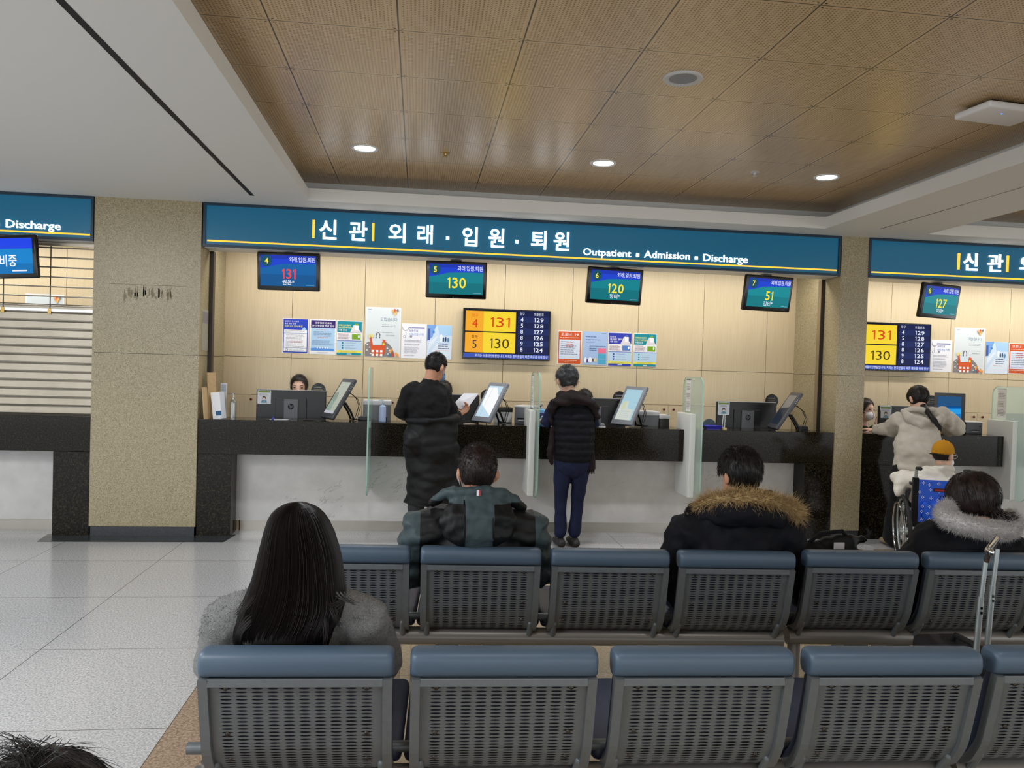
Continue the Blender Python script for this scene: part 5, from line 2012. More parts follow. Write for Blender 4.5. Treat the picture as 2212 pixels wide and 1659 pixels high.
def parka_man():
    Yh = 3.36
    P = Person((1.36, 3.45), 'seated person in a black parka with a tan fur trimmed hood')
    hc = pt(1597, 1026, Yh)
    H = head_frame(hc, .30, -.14, .02, 1.0)
    wrl = [np.array([hc[0] - .20, 3.72, .80]), np.array([hc[0] + .10, 3.72, .70])]
    nb, pel, che, sh, el, wr = seated(P, hc, H, 3.20, 1.37, M['skin'], .205, .085)
    LZ = [-.06, -.06, -.03, .012, .02, .012, .02]
    hair_short(P, H, M['hair'], LY, LZ, (1.19, 1.15, 1.19), 3000, (.018, .036), .12, .003, .05, .05, .0011, mess=.12)
    # close cut nape
    nm = mat('shaved_nape', (52, 42, 38), .7)
    pr = MB().ell((0, -.012, .005), (.0755, .0925, .088), None, H, 24, 16)
    Hi = np.linalg.inv(H)
    P.blob('nape_hair', pr, [nm], .008, 2, None, None, lambda C: (lambda q: ~((q[:, 1] < -.015) & (q[:, 2] > -.082) & (q[:, 2] < -.02)))(C @ Hi[:3, :3].T + Hi[:3, 3]))
    jk = MB()
    limb(jk, [pel, lerp(pel, che, .45), che, lerp(che, nb, .55), nb + [0, 0, -.03]], [(.235, .16), (.245, .16), (.245, .155), (.20, .13), (.11, .10)])
    for q in (0, 1):
        limb(jk, [sh[q] * .5 + nb * .5 + [0, 0, -.02], sh[q] + [(q - .5) * .04, 0, -.01], el[q] + [(q - .5) * .05, 0, .02], wr[q]], [.09, .10, .092, .058])
    P.blob('parka', jk, [M['navycoat']], .013, 4, lambda V, N: fbm(V, (16, 16, 12), .016))
    hd = MB()
    y0 = Yh - .06
    hd.tube([pt(1500, 1098, y0 + .09), pt(1520, 1110, y0 + .03), pt(1560, 1108, y0 - .04), pt(1615, 1106, y0 - .065), pt(1670, 1112, y0 - .04), pt(1712, 1128, y0 + .03)], [(.03, .03), (.05, .04), (.06, .05), (.065, .055), (.06, .05), (.035, .03)], 18, None, dome=True)
    hd.tube([pt(1570, 1074, y0 + .0), pt(1615, 1066, y0 - .015), pt(1662, 1072, y0 + .0)], [.03, .034, .03], 14, None, dome=True)
    hood = P.blob('hood', hd, [M['navycoat']], .012, 4, lambda V, N: fbm(V, (18, 18, 18), .010))
    fl = MB().prism([(-.055, -.03), (.02, -.045), (.055, .02), (.015, .05), (-.03, .02)], -.006, .006, M['nylon'], frame(pt(1496, 1107, y0 + .06), (1, .2, 0), (0, .2, 1)))
    P.mesh('collar_flap', fl, 30, parent=hood)
    P.mesh('snap', MB().lathe([(.001, .010), (.007, .009), (.008, .006)], n=12, m=M['steel_dark'], X=frame(pt(1484, 1109, y0 + .05), (1, .2, 0), (0, .2, 1))), 40, parent=hood)
    fur(P, [pt(1506, 1100, y0 + .06), pt(1522, 1087, y0 + .02), pt(1560, 1077, y0 - .04), pt(1610, 1075, y0 - .075), pt(1655, 1080, y0 - .07), pt(1695, 1092, y0 - .03), pt(1722, 1104, y0 + .0), pt(1722, 1116, y0 + .02)],
        [.018, .026, .027, .028, .028, .030, .034, .024], 8500, (.018, .046), M['furtan'], .12, .0009)
    t = thing('paper_sheet', 'white sheet of paper in the lap of the man in the tan fur hood', 'paper', T(*pt(1446, 1176, 3.62)))
    MB().add([(-.035, 0, .0), (.05, -.02, -.06), (.10, .14, .0), (.02, .14, .06)], [(0, 1, 2, 3)], pm((226, 226, 236))).add([(-.035, 0, -.001), (.05, -.02, -.061), (.10, .14, -.001), (.02, .14, .059)], [(3, 2, 1, 0)], pm((226, 226, 236))).build('sheet', t)


parka_man()


# ---- woman with the grey fur hood, right bench of the second row
def fur_woman():
    Yh = 3.36
    P = Person((2.40, 3.4), 'person with dark tied hair, glasses and a fluffy grey fur hood')
    hc = pt(2098, 1082, Yh)
    H = head_frame(hc, .62, -.10, .10, 1.08)
    nb, pel, che, sh, el, wr = seated(P, hc, H, 3.21, 2.47, M['skinpale'], .19, .06, ears=False)
    LZ = [-.10, -.095, -.07, -.055, -.03, .0, .02]
    hair_short(P, H, M['hairbrown'], LY, LZ, (1.22, 1.16, 1.18), 3000, (.024, .045), .06, .003, .0, .04, .0011, mess=.08)
    tl = MB()
    tl.mi(M['hairbrown'])
    for k in range(260):
        j = rng.normal(size=(4, 3)) * .012
        tl.tube([pt(2125, 1080, Yh - .07) + j[0], pt(2150, 1108, Yh - .09) + j[1] * 1.2, pt(2172, 1122, Yh - .09) + j[2], pt(2190, 1122 + rng.uniform(-6, 8), Yh - .07) + j[3]], [.003, .003, .0025, .0006], 4, M['hairbrown'])
    P.mesh('hair_tail', tl, 60)
    gl = MB()
    g = lambda p: (H @ np.array([*p, 1]))[:3]
    gl.tube([g((-.085, -.005, .0)), g((-.078, .05, .004)), g((-.066, .095, .0))], .0022, 6, M['plastic'])
    for q in (-1, 1):
        gl.tube([g((q * .034 + .03 * math.cos(R(a)), .105, -.006 + .023 * math.sin(R(a)))) for a in range(0, 360, 30)], .002, 6, M['plastic'], closed=True)
    P.mesh('glasses', gl)
    cx = 2.36
    jk = MB()
    limb(jk, [pel, lerp(pel, che, .45), che + [.0, 0, .02], lerp(che, nb, .6)], [(.24, .16), (.25, .16), (.24, .155), (.17, .12)])
    for q in (0, 1):
        limb(jk, [sh[q] * .5 + nb * .5 + [0, 0, -.04], sh[q] + [(q - .5) * .06, 0, -.03], el[q] + [(q - .5) * .08, 0, .02], wr[q]], [.085, .098, .095, .058])
    P.blob('coat', jk, [M['navycoat']], .013, 4, lambda V, N: fbm(V, (16, 16, 14), .012))
    y0 = Yh - .06
    fur(P, [pt(2066, 1090, y0 + .08), pt(2042, 1100, y0 + .06), pt(2036, 1114, y0 + .02), pt(2058, 1127, y0 - .04), pt(2100, 1138, y0 - .08), pt(2145, 1146, y0 - .08), pt(2180, 1146, y0 - .04), pt(2192, 1130, y0 + .03), pt(2180, 1112, y0 + .08)],
        [.034, .040, .044, .042, .040, .040, .040, .040, .034], 13000, (.014, .027), M['furgrey'], .1, .0008, .25)
    t = thing('shoulder_bag', 'black bag with white tags on the seat beside the woman in the grey fur hood', 'bag', T(1.97, 3.53, .468))
    V_, F_ = blob(MB().box((-.17, -.06, .0), (.16, .12, .28), None, b=.04).tube([(-.16, 0, .27), (.10, 0, .30), (.2, .03, .30)], [.02, .035, .02], 10), .012, 5, lambda V, N: fbm(V, (14, 14, 14), .012))
    MB().add(V_, F_, M['nylon']).build('bag_body', t, smooth=180)
    MB().tube([(-.12, 0, .27), (-.05, -.02, .34), (.06, -.02, .35), (.13, 0, .28)], .010, 8, M['black_cloth']).build('strap', t, smooth=True)
    for q, (x, z) in enumerate(((.03, .285), (.12, .30))):
        MB().box((x - .03, -.062, z - .012), (x + .02, -.055, z + .018), pm((222, 222, 226)), RY(.2 * q)).build('tag', t)


fur_woman()


# ---- standing man with a coat tied round his waist
def standing_man():
    Y = 6.62
    P = Person((.0, Y), 'standing person in a black sweater, long black coat tied at the waist, holding a sheet')
    hc = pt(942, 793, Y)
    H = head_frame(hc, -.75, -.28, 0, 1.02)
    nb = pt(929, 826, Y - .01)
    sh = [pt(884, 840, Y), pt(958, 843, Y + .02)]
    el = [pt(864, 893, Y + .02), pt(979, 897, Y + .10)]
    wr = [pt(884, 899, Y + .24), pt(990, 897, Y + .20)]
    pel = pt(927, 945, Y + .02)
    che = pt(925, 872, Y)
    body = MB()
    head_prims(body, H)
    neck_prims(body, H, nb, .056)
    limb(body, [pel, lerp(pel, che, .5), che, lerp(che, nb, .6)], [(.15, .10), (.135, .095), (.16, .10), (.12, .075)])
    an = [np.array([pt(897, 1150, Y + .05)[0], Y + .06, .09]), np.array([pt(938, 1150, Y + .10)[0], Y + .12, .09])]
    for q in (0, 1):
        limb(body, [sh[q] - [0, 0, .035], el[q], wr[q]], [.048, .041, .029])
        hp = pel + [(q - .5) * .17, 0, -.02]
        kn = lerp(hp, an[q], .52) + [0, .02, 0]
        limb(body, [hp, kn, an[q]], [.08, .055, .04])
    def hands(mb):
        hand_mesh(mb, wr[0], (.5, .3, .2), (.2, .2, -1), -1, .7, .95)
        hand_mesh(mb, wr[1], (.75, .2, .55), (-.35, -.5, .8), -1, .9, .98)
    P.blob('body', body, [M['skin']], .013, 4, extra=hands)
    LZ = [-.062, -.062, -.03, .005, .02, .055, .06]
    hair_short(P, H, M['hair'], LY, LZ, (1.09, 1.07, 1.10), 2000, (.008, .018), .5, .003, .3)
    nm = mat('shaved_nape', (52, 42, 38), .7)
    mk = MB().ell((0, .072, -.060), (.052, .040, .046), M['maskblue'], H, 18, 12)
    P.mesh('face_mask', mk)
    g = lambda p: (H @ np.array([*p, 1]))[:3]
    P.mesh('mask_loop', MB().tube([g((.05, .07, -.045)), g((.078, .02, -.01)), g((.087, -.012, .004)), g((.086, -.02, -.03)), g((.06, .045, -.08))], .0018, 6, M['maskblue']))
    sw = MB()
    limb(sw, [pt(926, 912, Y), lerp(pel, che, .6), che, lerp(che, nb, .55), nb + [0, 0, -.012]], [(.165, .12), (.16, .12), (.182, .125), (.16, .105), (.078, .074)])
    limb(sw, [sh[0] + [.05, 0, .012], sh[0] - [0, 0, .012], el[0], lerp(el[0], wr[0], .85)], [.056, .064, .060, .046])
    limb(sw, [sh[1] - [.05, 0, -.012], sh[1] - [0, 0, .012], el[1], lerp(el[1], wr[1], .80)], [.056, .064, .058, .042])
    P.blob('sweater', sw, [M['black_cloth']], .012, 4, lambda V, N: fbm(V, (14, 14, 18), .010))
    # the coat hanging from the waist
    ct = MB()
    rows = [(905, 882, 975, .12), (918, 874, 988, .15), (950, 872, 992, .17), (1000, 876, 990, .17), (1050, 878, 996, .175), (1082, 870, 1002, .185), (1092, 868, 1002, .185)]
    ct.tube([(pt(a, v, Y) + pt(b_, v, Y)) / 2 for v, a, b_, ry in rows], [((pt(b_, v, Y)[0] - pt(a, v, Y)[0]) / 2, ry) for v, a, b_, ry in rows], 28, None, None, (1, 0, 0))
    ct.tube([pt(880, 910, Y - .05), pt(925, 912, Y - .14), pt(972, 908, Y - .08), pt(985, 905, Y + .02)], [.03, .034, .034, .03], 12, None, dome=True)
    ct.tube([pt(885, 930, Y - .06), pt(892, 950, Y - .14), pt(905, 975, Y - .13)], [(.05, .03), (.085, .045), (.055, .03)], 16, None, None, (1, 0, 0), dome=True)
    def quilt(V, N):
        s = np.abs(np.sin((V[:, 2] + .02 * np.sin(V[:, 0] * 12)) * math.pi / .15))
        return .009 * s ** .35 - .006 + fbm(V, (5, 5, 9), .022)
    P.blob('tied_coat', ct, [M['nylon']], .013, 3, quilt)
    tr = MB()
    for q in (0, 1):
        hp = pel + [(q - .5) * .17, 0, -.02]
        kn = lerp(hp, an[q], .52) + [0, .02, 0]
        limb(tr, [hp, kn, lerp(hp, an[q], .97)], [.095, .076, .064])
    P.blob('trousers', tr, [M['charcoal']], .013, 4, lambda V, N: fbm(V, (12, 12, 12), .008))
    for q in (0, 1):
        a = an[q]
        s = MB().tube([np.array([a[0], a[1] - .085, .05]), np.array([a[0], a[1] - .02, .055]), np.array([a[0], a[1] + .07, .042]), np.array([a[0] - .005, a[1] + .17, .032])], [(.036, .042), (.040, .05), (.046, .038), (.040, .026)], 16, M['whiteshoe'], None, (1, 0, 0), dome=True)
        s.tube([(a[0] - .03, a[1] - .10, .05), (a[0], a[1] - .118, .07), (a[0] + .03, a[1] - .10, .05)], .007, 8, pm((170, 50, 50)))
        P.mesh('shoe', s)
    c = [pt(975.6, 877, Y + .20), pt(1001.7, 849.6, Y + .30), pt(1034, 849.6, Y + .34), pt(1006, 887, Y + .24)]
    mb = MB()
    n = np.cross(c[1] - c[0], c[3] - c[0])
    n /= np.linalg.norm(n)
    o = c[0]
    mb.add(c + [p + n * .0012 for p in c], [(0, 1, 2, 3), (7, 6, 5, 4), (0, 4, 5, 1), (1, 5, 6, 2), (2, 6, 7, 3), (3, 7, 4, 0)], pm((224, 226, 234)))
    for k in range(7):
        f0, f1 = .18 + .09 * k, .205 + .09 * k
        A = [lerp(lerp(c[1], c[0], f), lerp(c[2], c[3], f), g_) for f, g_ in ((f0, .15), (f0, .82), (f1, .82), (f1, .15))]
        A = [p + (CAM - p) / np.linalg.norm(CAM - p) * .0015 for p in A]
        mb.add(A, [(0, 1, 2, 3)], pm((176, 178, 192)))
    mb.V = [v - c[0] for v in mb.V]
    t = thing('paper_sheet', 'printed sheet held in the right hand of the standing man', 'paper', T(*c[0]))
    mb.build('sheet', t)


standing_man()


# ---- grey haired person in a vest
def vest_person():
    Y = 6.66
    P = Person((1.13, Y), 'standing person with curly grey hair in a dark quilted vest and brown shawl')
    hc = pt(1225, 823, Y + .03)
    H = head_frame(hc, .12, -.32, 0, 1.0)
    nb = pt(1232, 852, Y - .005)
    sh = [pt(1199, 872, Y), pt(1272, 870, Y)]
    el = [pt(1181, 913, Y + .04), pt(1283, 915, Y + .12)]
    wr = [pt(1177, 908, Y + .28), pt(1268, 905, Y + .30)]
    pel, che = pt(1236, 985, Y + .01), pt(1236, 910, Y)
    body = MB()
    head_prims(body, H)
    neck_prims(body, H, nb, .046)
    an = [np.array([pt(1210, 1160, Y + .06)[0], Y + .07, .09]), np.array([pt(1241, 1160, Y + .07)[0], Y + .08, .09])]
    limb(body, [pel, lerp(pel, che, .5), che, lerp(che, nb, .6)], [(.14, .10), (.125, .095), (.14, .10), (.11, .075)])
    for q in (0, 1):
        limb(body, [sh[q] - [0, 0, .035], el[q], wr[q]], [.042, .038, .026])
        hp = pel + [(q - .5) * .15, 0, -.02]
        limb(body, [hp, lerp(hp, an[q], .52) + [0, .02, 0], an[q]], [.075, .052, .038])
    def hands(mb):
        hand_mesh(mb, wr[0], (-.25, .9, -.05), (0, 0, -1), -1, .5, .9)
        hand_mesh(mb, wr[1], (-.3, .9, -.05), (0, 0, -1), 1, .5, .9)
    P.blob('body', body, [M['skinpale']], .012, 4, extra=hands)
    LZ = [-.078, -.075, -.05, -.01, .0, .04, .05]
    def curls(pr):
        for k in range(70):
            d = rng.normal(size=3)
            d[2] = abs(d[2]) * .9 - .25
            d /= np.linalg.norm(d)
            if d[1] > .55:
                continue
            pr.ell(np.array((0, -.008, .03)) + d * np.array((.082, .104, .100)), (.022, .022, .019), None, H, 10, 8)
    hair_short(P, H, M['hairgrey'], LY, LZ, (1.14, 1.12, 1.12), 4200, (.010, .020), .35, .006, .2, 1.3, .0009, extra=curls)
    mk = MB().ell((0, .070, -.060), (.052, .040, .046), M['maskwhite'], H, 18, 12)
    P.mesh('face_mask', mk)
    g = lambda p: (H @ np.array([*p, 1]))[:3]
    P.mesh('mask_loop', MB().tube([g((-.05, .07, -.045)), g((-.080, .0, -.03)), g((-.078, -.03, -.04)), g((-.06, .03, -.09))], .002, 6, M['maskwhite']))
    sw = MB()
    for q in (0, 1):
        limb(sw, [sh[q] * .7 + nb * .3 + [0, 0, -.03], sh[q], el[q], lerp(el[q], wr[q], .86)], [.05, .056, .05, .036])
    limb(sw, [pt(1236, 1003, Y), pt(1236, 975, Y), pt(1236, 930, Y)], [(.155, .125), (.155, .12), (.14, .10)])
    P.blob('sweater', sw, [M['navy']], .011, 4, lambda V, N: fbm(V, (18, 18, 18), .008))
    vs = MB()
    limb(vs, [pt(1238, 978, Y), pt(1238, 940, Y), pt(1238, 900, Y), pt(1236, 870, Y), nb + [0, 0, -.03]], [(.180, .145), (.188, .145), (.184, .14), (.15, .11), (.075, .07)])
    def quilt(V, N):
        s = np.abs(np.sin(V[:, 2] * math.pi / .062))
        return .012 * s ** .5 - .008 + fbm(V, (20, 20, 30), .005)
    P.blob('vest', vs, [M['navycoat']], .011, 2, quilt)
    sc = MB()
    sc.tube([pt(1192, 880, Y - .03), pt(1204, 866, Y - .10), pt(1237, 860, Y - .13), pt(1272, 867, Y - .10), pt(1286, 885, Y - .03)], [(.04, .035), (.05, .04), (.055, .045), (.05, .04), (.045, .035)], 16, None, dome=True)
    sc.tube([pt(1206, 857, Y - .02), pt(1232, 850, Y - .07), pt(1262, 857, Y - .02)], [.035, .04, .035], 14, None, dome=True)
    sc.tube([pt(1286, 880, Y - .02), pt(1288, 900, Y - .01), pt(1283, 915, Y)], [(.035, .03), (.03, .03), (.012, .012)], 12, None, dome=True)
    sc.tube([pt(1194, 880, Y - .02), pt(1190, 895, Y - .02), pt(1191, 920, Y - .03)], [(.035, .035), (.022, .024), (.014, .014)], 12, None, dome=True)
    shawl = P.blob('shawl', sc, [M['brown_knit']], .011, 3, lambda V, N: .008 * np.sin(V[:, 2] * 70 + V[:, 0] * 22) + fbm(V, (16, 16, 30), .008))
    sb = MB()
    sb.tube([pt(1194, 925, Y - .05), pt(1190, 955, Y - .05), pt(1188, 985, Y - .05), pt(1192, 1002, Y - .04)], [(.022, .02), (.028, .022), (.028, .022), (.014, .014)], 14, None, dome=True)
    P.blob('shawl_end', sb, [M['brown_knit']], .011, 3, lambda V, N: fbm(V, (16, 16, 16), .01))
    tail = MB()
    tail.tube([pt(1272, 970, Y - .04), pt(1276, 995, Y - .05), pt(1277, 1014, Y - .045)], [(.045, .014), (.042, .012), (.038, .008)], 14, M['brown_knit'], None, (1, 0, 0))
    tail.mi(M['brown_knit'])
    for k in range(16):
        p = pt(1269 + k, 1013, Y - .045)
        tail.tube([p, p + [0, 0, -.022], p + [.003 * math.sin(k), 0, -.045]], [.0022, .002, .0012], 5, M['brown_knit'])
    P.mesh('shawl_fringe', tail, 60, parent=shawl)
    tr = MB()
    for q in (0, 1):
        hp = pel + [(q - .5) * .15, 0, .0]
        limb(tr, [hp, lerp(hp, an[q], .3) + [(q - .5) * .012, 0, 0], lerp(hp, an[q], .55) + [(q - .5) * .012, .015, 0], lerp(hp, an[q], .96)], [(.092, .10), (.072, .085), (.056, .064), (.054, .062)])
    limb(tr, [pel + [-.07, 0, .03], pel + [.07, 0, .03]], [.10, .10], (0, 0, 1))
    P.blob('trousers', tr, [M['navy']], .011, 4, lambda V, N: fbm(V, (14, 14, 8), .008))
    for q in (0, 1):
        a = an[q]
        P.mesh('shoe', MB().tube([np.array([a[0], a[1] - .085, .042]), np.array([a[0], a[1], .045]), np.array([a[0] - .005, a[1] + .10, .034]), np.array([a[0] - .01, a[1] + .16, .028])], [(.036, .036), (.042, .042), (.044, .032), (.034, .024)], 16, M['shoe'], None, (1, 0, 0), dome=True))


vest_person()


# ---- woman in the oatmeal hoodie leaning on the right counter
def hoodie_woman():
    Y = 6.62
    P = Person((4.45, Y), 'person with a black ponytail and oatmeal hooded sweatshirt leaning on the right counter')
    hc = pt(1983, 862, Y + .20)
    H = head_frame(hc, .05, -.42, .04, 1.02)
    nb = pt(1986, 893, Y + .13)
    sh = [pt(1949, 905, Y + .10), pt(2030, 898, Y + .10)]
    el = [pt(1926, 928, Y + .30), pt(2066, 922, Y + .28)]
    wr = [pt(1888, 929, Y + .52), pt(2040, 933, Y + .50)]
    pel, che = pt(1972, 1015, Y + .0), pt(1984, 940, Y + .06)
    an = [np.array([pt(1930, 1158, Y + .15)[0], Y + .12, .09]), np.array([pt(1965, 1158, Y + .2)[0], Y + .20, .09])]
    body = MB()
    head_prims(body, H)
    neck_prims(body, H, nb, .046)
    limb(body, [pel, lerp(pel, che, .5), che, lerp(che, nb, .5)], [(.14, .10), (.12, .09), (.13, .09), (.08, .065)])
    for q in (0, 1):
        limb(body, [sh[q] - [0, 0, .035], el[q], wr[q]], [.042, .038, .026])
        hp = pel + [(q - .5) * .15, 0, -.02]
        limb(body, [hp, lerp(hp, an[q], .52) + [0, .02, 0], an[q]], [.075, .052, .038])
    def hands(mb):
        hand_mesh(mb, wr[0], (-.7, .4, .05), (0, 0, -1), 1, .45, .92)
        hand_mesh(mb, wr[1], (-.8, .3, .0), (0, 0, -1), 1, .5, .92)
    P.blob('body', body, [M['skinpale']], .012, 4, extra=hands)
    LZ = [-.13, -.125, -.09, -.05, .0, .04, .05]
    hair_short(P, H, M['hair'], LY, LZ, (1.17, 1.14, 1.15), 2200, (.024, .045), .04, .002, .0, .04, .0011, mess=.06)
    tl = MB()
    tl.mi(M['hair'])
    tl.tube([pt(1996, 878, Y + .08), pt(2006, 890, Y - .03), pt(2017, 908, Y - .11), pt(2030, 928, Y - .13)], [.026, .024, .018, .004], 12, M['hair'], dome=True)
    for k in range(200):
        j = rng.normal(size=(4, 3)) * np.array([.010, .010, .006])
        tl.tube([pt(1994, 876, Y + .08) + j[0], pt(2006, 890, Y - .03) + j[1] * 1.2, pt(2018, 908, Y - .115) + j[2], pt(2032 + rng.uniform(-3, 3), 927 + rng.uniform(-6, 5), Y - .135) + j[3] * .3], [.0025, .0025, .002, .0005], 4, M['hair'])
    P.mesh('ponytail', tl, 60)
    hs = MB()
    limb(hs, [pt(1977, 1010, Y), pt(1978, 980, Y + .0), pt(1984, 940, Y + .04), pt(1988, 908, Y + .09), nb + [0, -.02, -.01]], [(.185, .15), (.20, .155), (.195, .14), (.16, .11), (.08, .07)])
    limb(hs, [sh[0] + [.05, 0, 0], sh[0], el[0], lerp(el[0], wr[0], .86)], [.075, .085, .082, .048])
    limb(hs, [sh[1] - [.05, 0, 0], sh[1], el[1], lerp(el[1], wr[1], .86)], [.075, .085, .085, .05])
    limb(hs, [pt(1946, 1010, Y - .05), pt(1976, 1013, Y - .13), pt(2015, 1010, Y - .05)], [.03, .034, .03], (0, 0, 1))
    sweat = P.blob('sweatshirt', hs, [M['cream_cloth']], .012, 3, lambda V, N: .007 * np.sin(V[:, 2] * 26 + V[:, 0] * 30 + 3 * np.sin(V[:, 0] * 9)) + fbm(V, (9, 9, 12), .016))
    hd = MB()
    hd.tube([pt(1952, 890, Y + .08), pt(1962, 902, Y - .01), pt(1990, 914, Y - .06), pt(2016, 915, Y - .05), pt(2032, 900, Y + .03)], [(.03, .03), (.045, .035), (.055, .04), (.05, .035), (.03, .03)], 16, None, dome=True)
    hd.tube([pt(1956, 884, Y + .12), pt(1970, 884, Y + .05), pt(1996, 887, Y + .02), pt(2022, 884, Y + .08)], [.026, .030, .032, .026], 12, None, dome=True)
    P.blob('hood', hd, [M['cream_cloth']], .011, 3, lambda V, N: .005 * np.sin(V[:, 2] * 60 + V[:, 0] * 40) + fbm(V, (14, 14, 14), .010))
    tr = MB()
    for q in (0, 1):
        hp = pel + [(q - .5) * .16, 0, .0]
        limb(tr, [hp, lerp(hp, an[q], .4), lerp(hp, an[q], .98)], [(.105, .11), (.105, .11), (.11, .11)])
    P.blob('trousers', tr, [M['black_cloth']], .013, 4, lambda V, N: fbm(V, (12, 12, 6), .014))
    for q in (0, 1):
        a = an[q]
        s = MB().tube([np.array([a[0], a[1] - .09, .045]), np.array([a[0], a[1], .05]), np.array([a[0] - .01, a[1] + .10, .036]), np.array([a[0] - .015, a[1] + .17, .03])], [(.036, .040), (.042, .046), (.046, .034), (.036, .026)], 16, mat('tan_shoe', (160, 140, 110), .7), None, (1, 0, 0), dome=True)
        s.box((a[0] + .0, a[1] - .135, .05), (a[0] + .03, a[1] - .122, .075), mat('orange_tab', (240, 100, 40), .6))
        P.mesh('shoe', s)


hoodie_woman()


# ---- person in the wheelchair
def wheelchair():
    Y = 5.82
    cx = pt(2029, 1070, Y)[0]
    YA = -.40
    CT = np.array([cx, Y, 0.0])
    RW = RZ(YA)[:3, :3]

    def W(x, y, z):
        return CT + RW @ np.array([x, y, z])
    t = thing('wheelchair', 'wheelchair with a royal blue patterned back, holding the person in the mustard cap', 'wheelchair', T(cx, Y, 0) @ RZ(YA))
    st, rb = M['alu'], M['rubber']
    bw = .172
    for q in (-1, 1):
        w_ = MB()
        X = T(q * (bw + .055), .12, .30) @ RY(math.pi / 2 + q * .06)
        circ = lambda r_, z=0: [(r_ * math.cos(R(a)), r_ * math.sin(R(a)), z) for a in range(0, 360, 10)]
        w_.tube(circ(.285), .017, 10, rb, X, (0, 0, 1), closed=True)
        w_.tube(circ(.262), .008, 8, st, X, (0, 0, 1), closed=True)
        wh = w_.build('wheel', t, smooth=True)
        w2 = MB().tube(circ(.235, q * .038), .008, 8, M['chrome'], X, (0, 0, 1), closed=True)
        w2.build('hand_rim', wh, smooth=True)
        w3 = MB()
        for a in range(0, 360, 20):
            w3.tube([(.03 * math.cos(R(a + 40)), .03 * math.sin(R(a + 40)), .012 if a % 40 else -.012), (.258 * math.cos(R(a)), .258 * math.sin(R(a)), 0)], .0016, 5, M['chrome'], X)
        w3.tube([(0, 0, -.03), (0, 0, .03)], .03, 14, st, X)
        w3.build('spoke', wh, smooth=True)
        c = MB().tube([(q * .20, .56, .08), (q * .20 + .03, .56, .08)], .08, 18, rb)
        c.build('caster', t, smooth=True)
        f = MB()
        f.tube([(q * bw, -.06, .84), (q * bw, .0, .82), (q * bw, .02, .74), (q * bw, .03, .30)], .0125, 10, st)
        f.tube([(q * bw, .02, .68), (q * bw, .34, .68), (q * bw, .42, .60), (q * bw, .42, .48)], .0115, 10, st)
        f.tube([(q * bw, .03, .48), (q * bw, .46, .48), (q * bw, .60, .15)], .0115, 10, st)
        f.tube([(q * bw, .03, .30), (q * bw, .50, .28), (q * bw, .56, .16)], .0115, 10, st)
        f.build('side_frame', t, smooth=True)
        MB().tube([(q * bw, -.13, .848), (q * bw, -.02, .838)], [.017, .015], 12, rb, dome=True).build('push_handle', t, smooth=True)
        MB().box((q * bw - .03, .06, .69), (q * bw + .03, .36, .715), M['plastic'], b=.008).build('armrest', t, smooth=True)
        MB().box((q * .10 - .06, .56, .10), (q * .10 + .06, .70, .112), M['plastic']).build('footplate', t)
        MB().box((q * bw - .022, -.004, .36), (q * bw + .022, .045, .76), M['black_cloth'], b=.006).build('side_strap', t)
    MB().tube([(-bw, .05, .32), (bw, .45, .46)], .010, 10, st).tube([(bw, .05, .32), (-bw, .45, .46)], .010, 10, st).build('cross_brace', t, smooth=True)
    bk = MB()
    rr = []
    for x in np.linspace(-bw + .01, bw - .01, 13):
        b = .018 * (1 - (x / bw) ** 2)
        rr.append([(x, -.004 + b, .745), (x, -.006 + b, .58), (x, -.004 + b, .40), (x, .012 + b, .40), (x, .010 + b, .58), (x, .012 + b, .745)])
    bk.ring_loft(rr, M['wcblue'])
    back = bk.build('back_sling', t, smooth=60)
    MB().box((-.12, -.022, .43), (.12, .02, .57), M['wcblue'], b=.014).build('back_pocket', back, smooth=True)
    fl = MB()
    random.seed(2)
    for x in (-.13, -.07, .0, .07, .13):
        for z in (.71, .655, .60, .54, .49, .44):
            xx, zz = x + random.uniform(-.015, .015), z + random.uniform(-.012, .012)
            y = -.008 + .018 * (1 - (xx / bw) ** 2) if zz > .58 else -.024
            for a in range(4):
                fl.box((xx + .008 * math.cos(a * 1.57) - .003, y - .0015, zz + .008 * math.sin(a * 1.57) - .003), (xx + .008 * math.cos(a * 1.57) + .003, y + .003, zz + .008 * math.sin(a * 1.57) + .003), pm((225, 228, 238)))
    fl.build('flower_print', back)
    MB().box((-.04, .004, .655), (.06, .016, .682), pm((60, 20, 24))).box((-.03, .0025, .661), (.05, .006, .676), pm((150, 50, 50))).build('name_patch', back)
    MB().box((-bw + .01, .04, .46), (bw - .01, .46, .475), M['plastic']).build('seat_sling', t)

    P = Person(tuple(W(0, .2, 0)), 'person in a mustard cap, glasses and a white fleece, seated in the wheelchair')
    hc = pt(2038, 983, Y + .16)
    H = head_frame(hc, -1.15, -.05, 0, .95)
    nb = hc + [-.005, -.01, -.15]
    pel, che = W(0, .25, .57), W(.01, .215, .72)
    sh = [W(q * .17 + .01, .17, nb[2] - .07) for q in (-1, 1)]
    el = [W(-.25, .20, .72), W(.25, .20, .72)]
    wr = [W(-.11, .42, .72), W(.12, .42, .72)]
    body = MB()
    head_prims(body, H)
    neck_prims(body, H, nb, .046)
    limb(body, [pel, lerp(pel, che, .5), che, lerp(che, nb, .6)], [(.14, .10), (.125, .09), (.14, .095), (.11, .07)])
    kn = [W(q * .10, .50, .56) for q in (-1, 1)]
    an = [W(q * .09, .58, .20) for q in (-1, 1)]
    for q in (0, 1):
        limb(body, [sh[q] - [0, 0, .035], el[q], wr[q]], [.042, .038, .026])
        limb(body, [pel + [(q - .5) * .16, 0, 0], kn[q], an[q]], [.07, .052, .038])
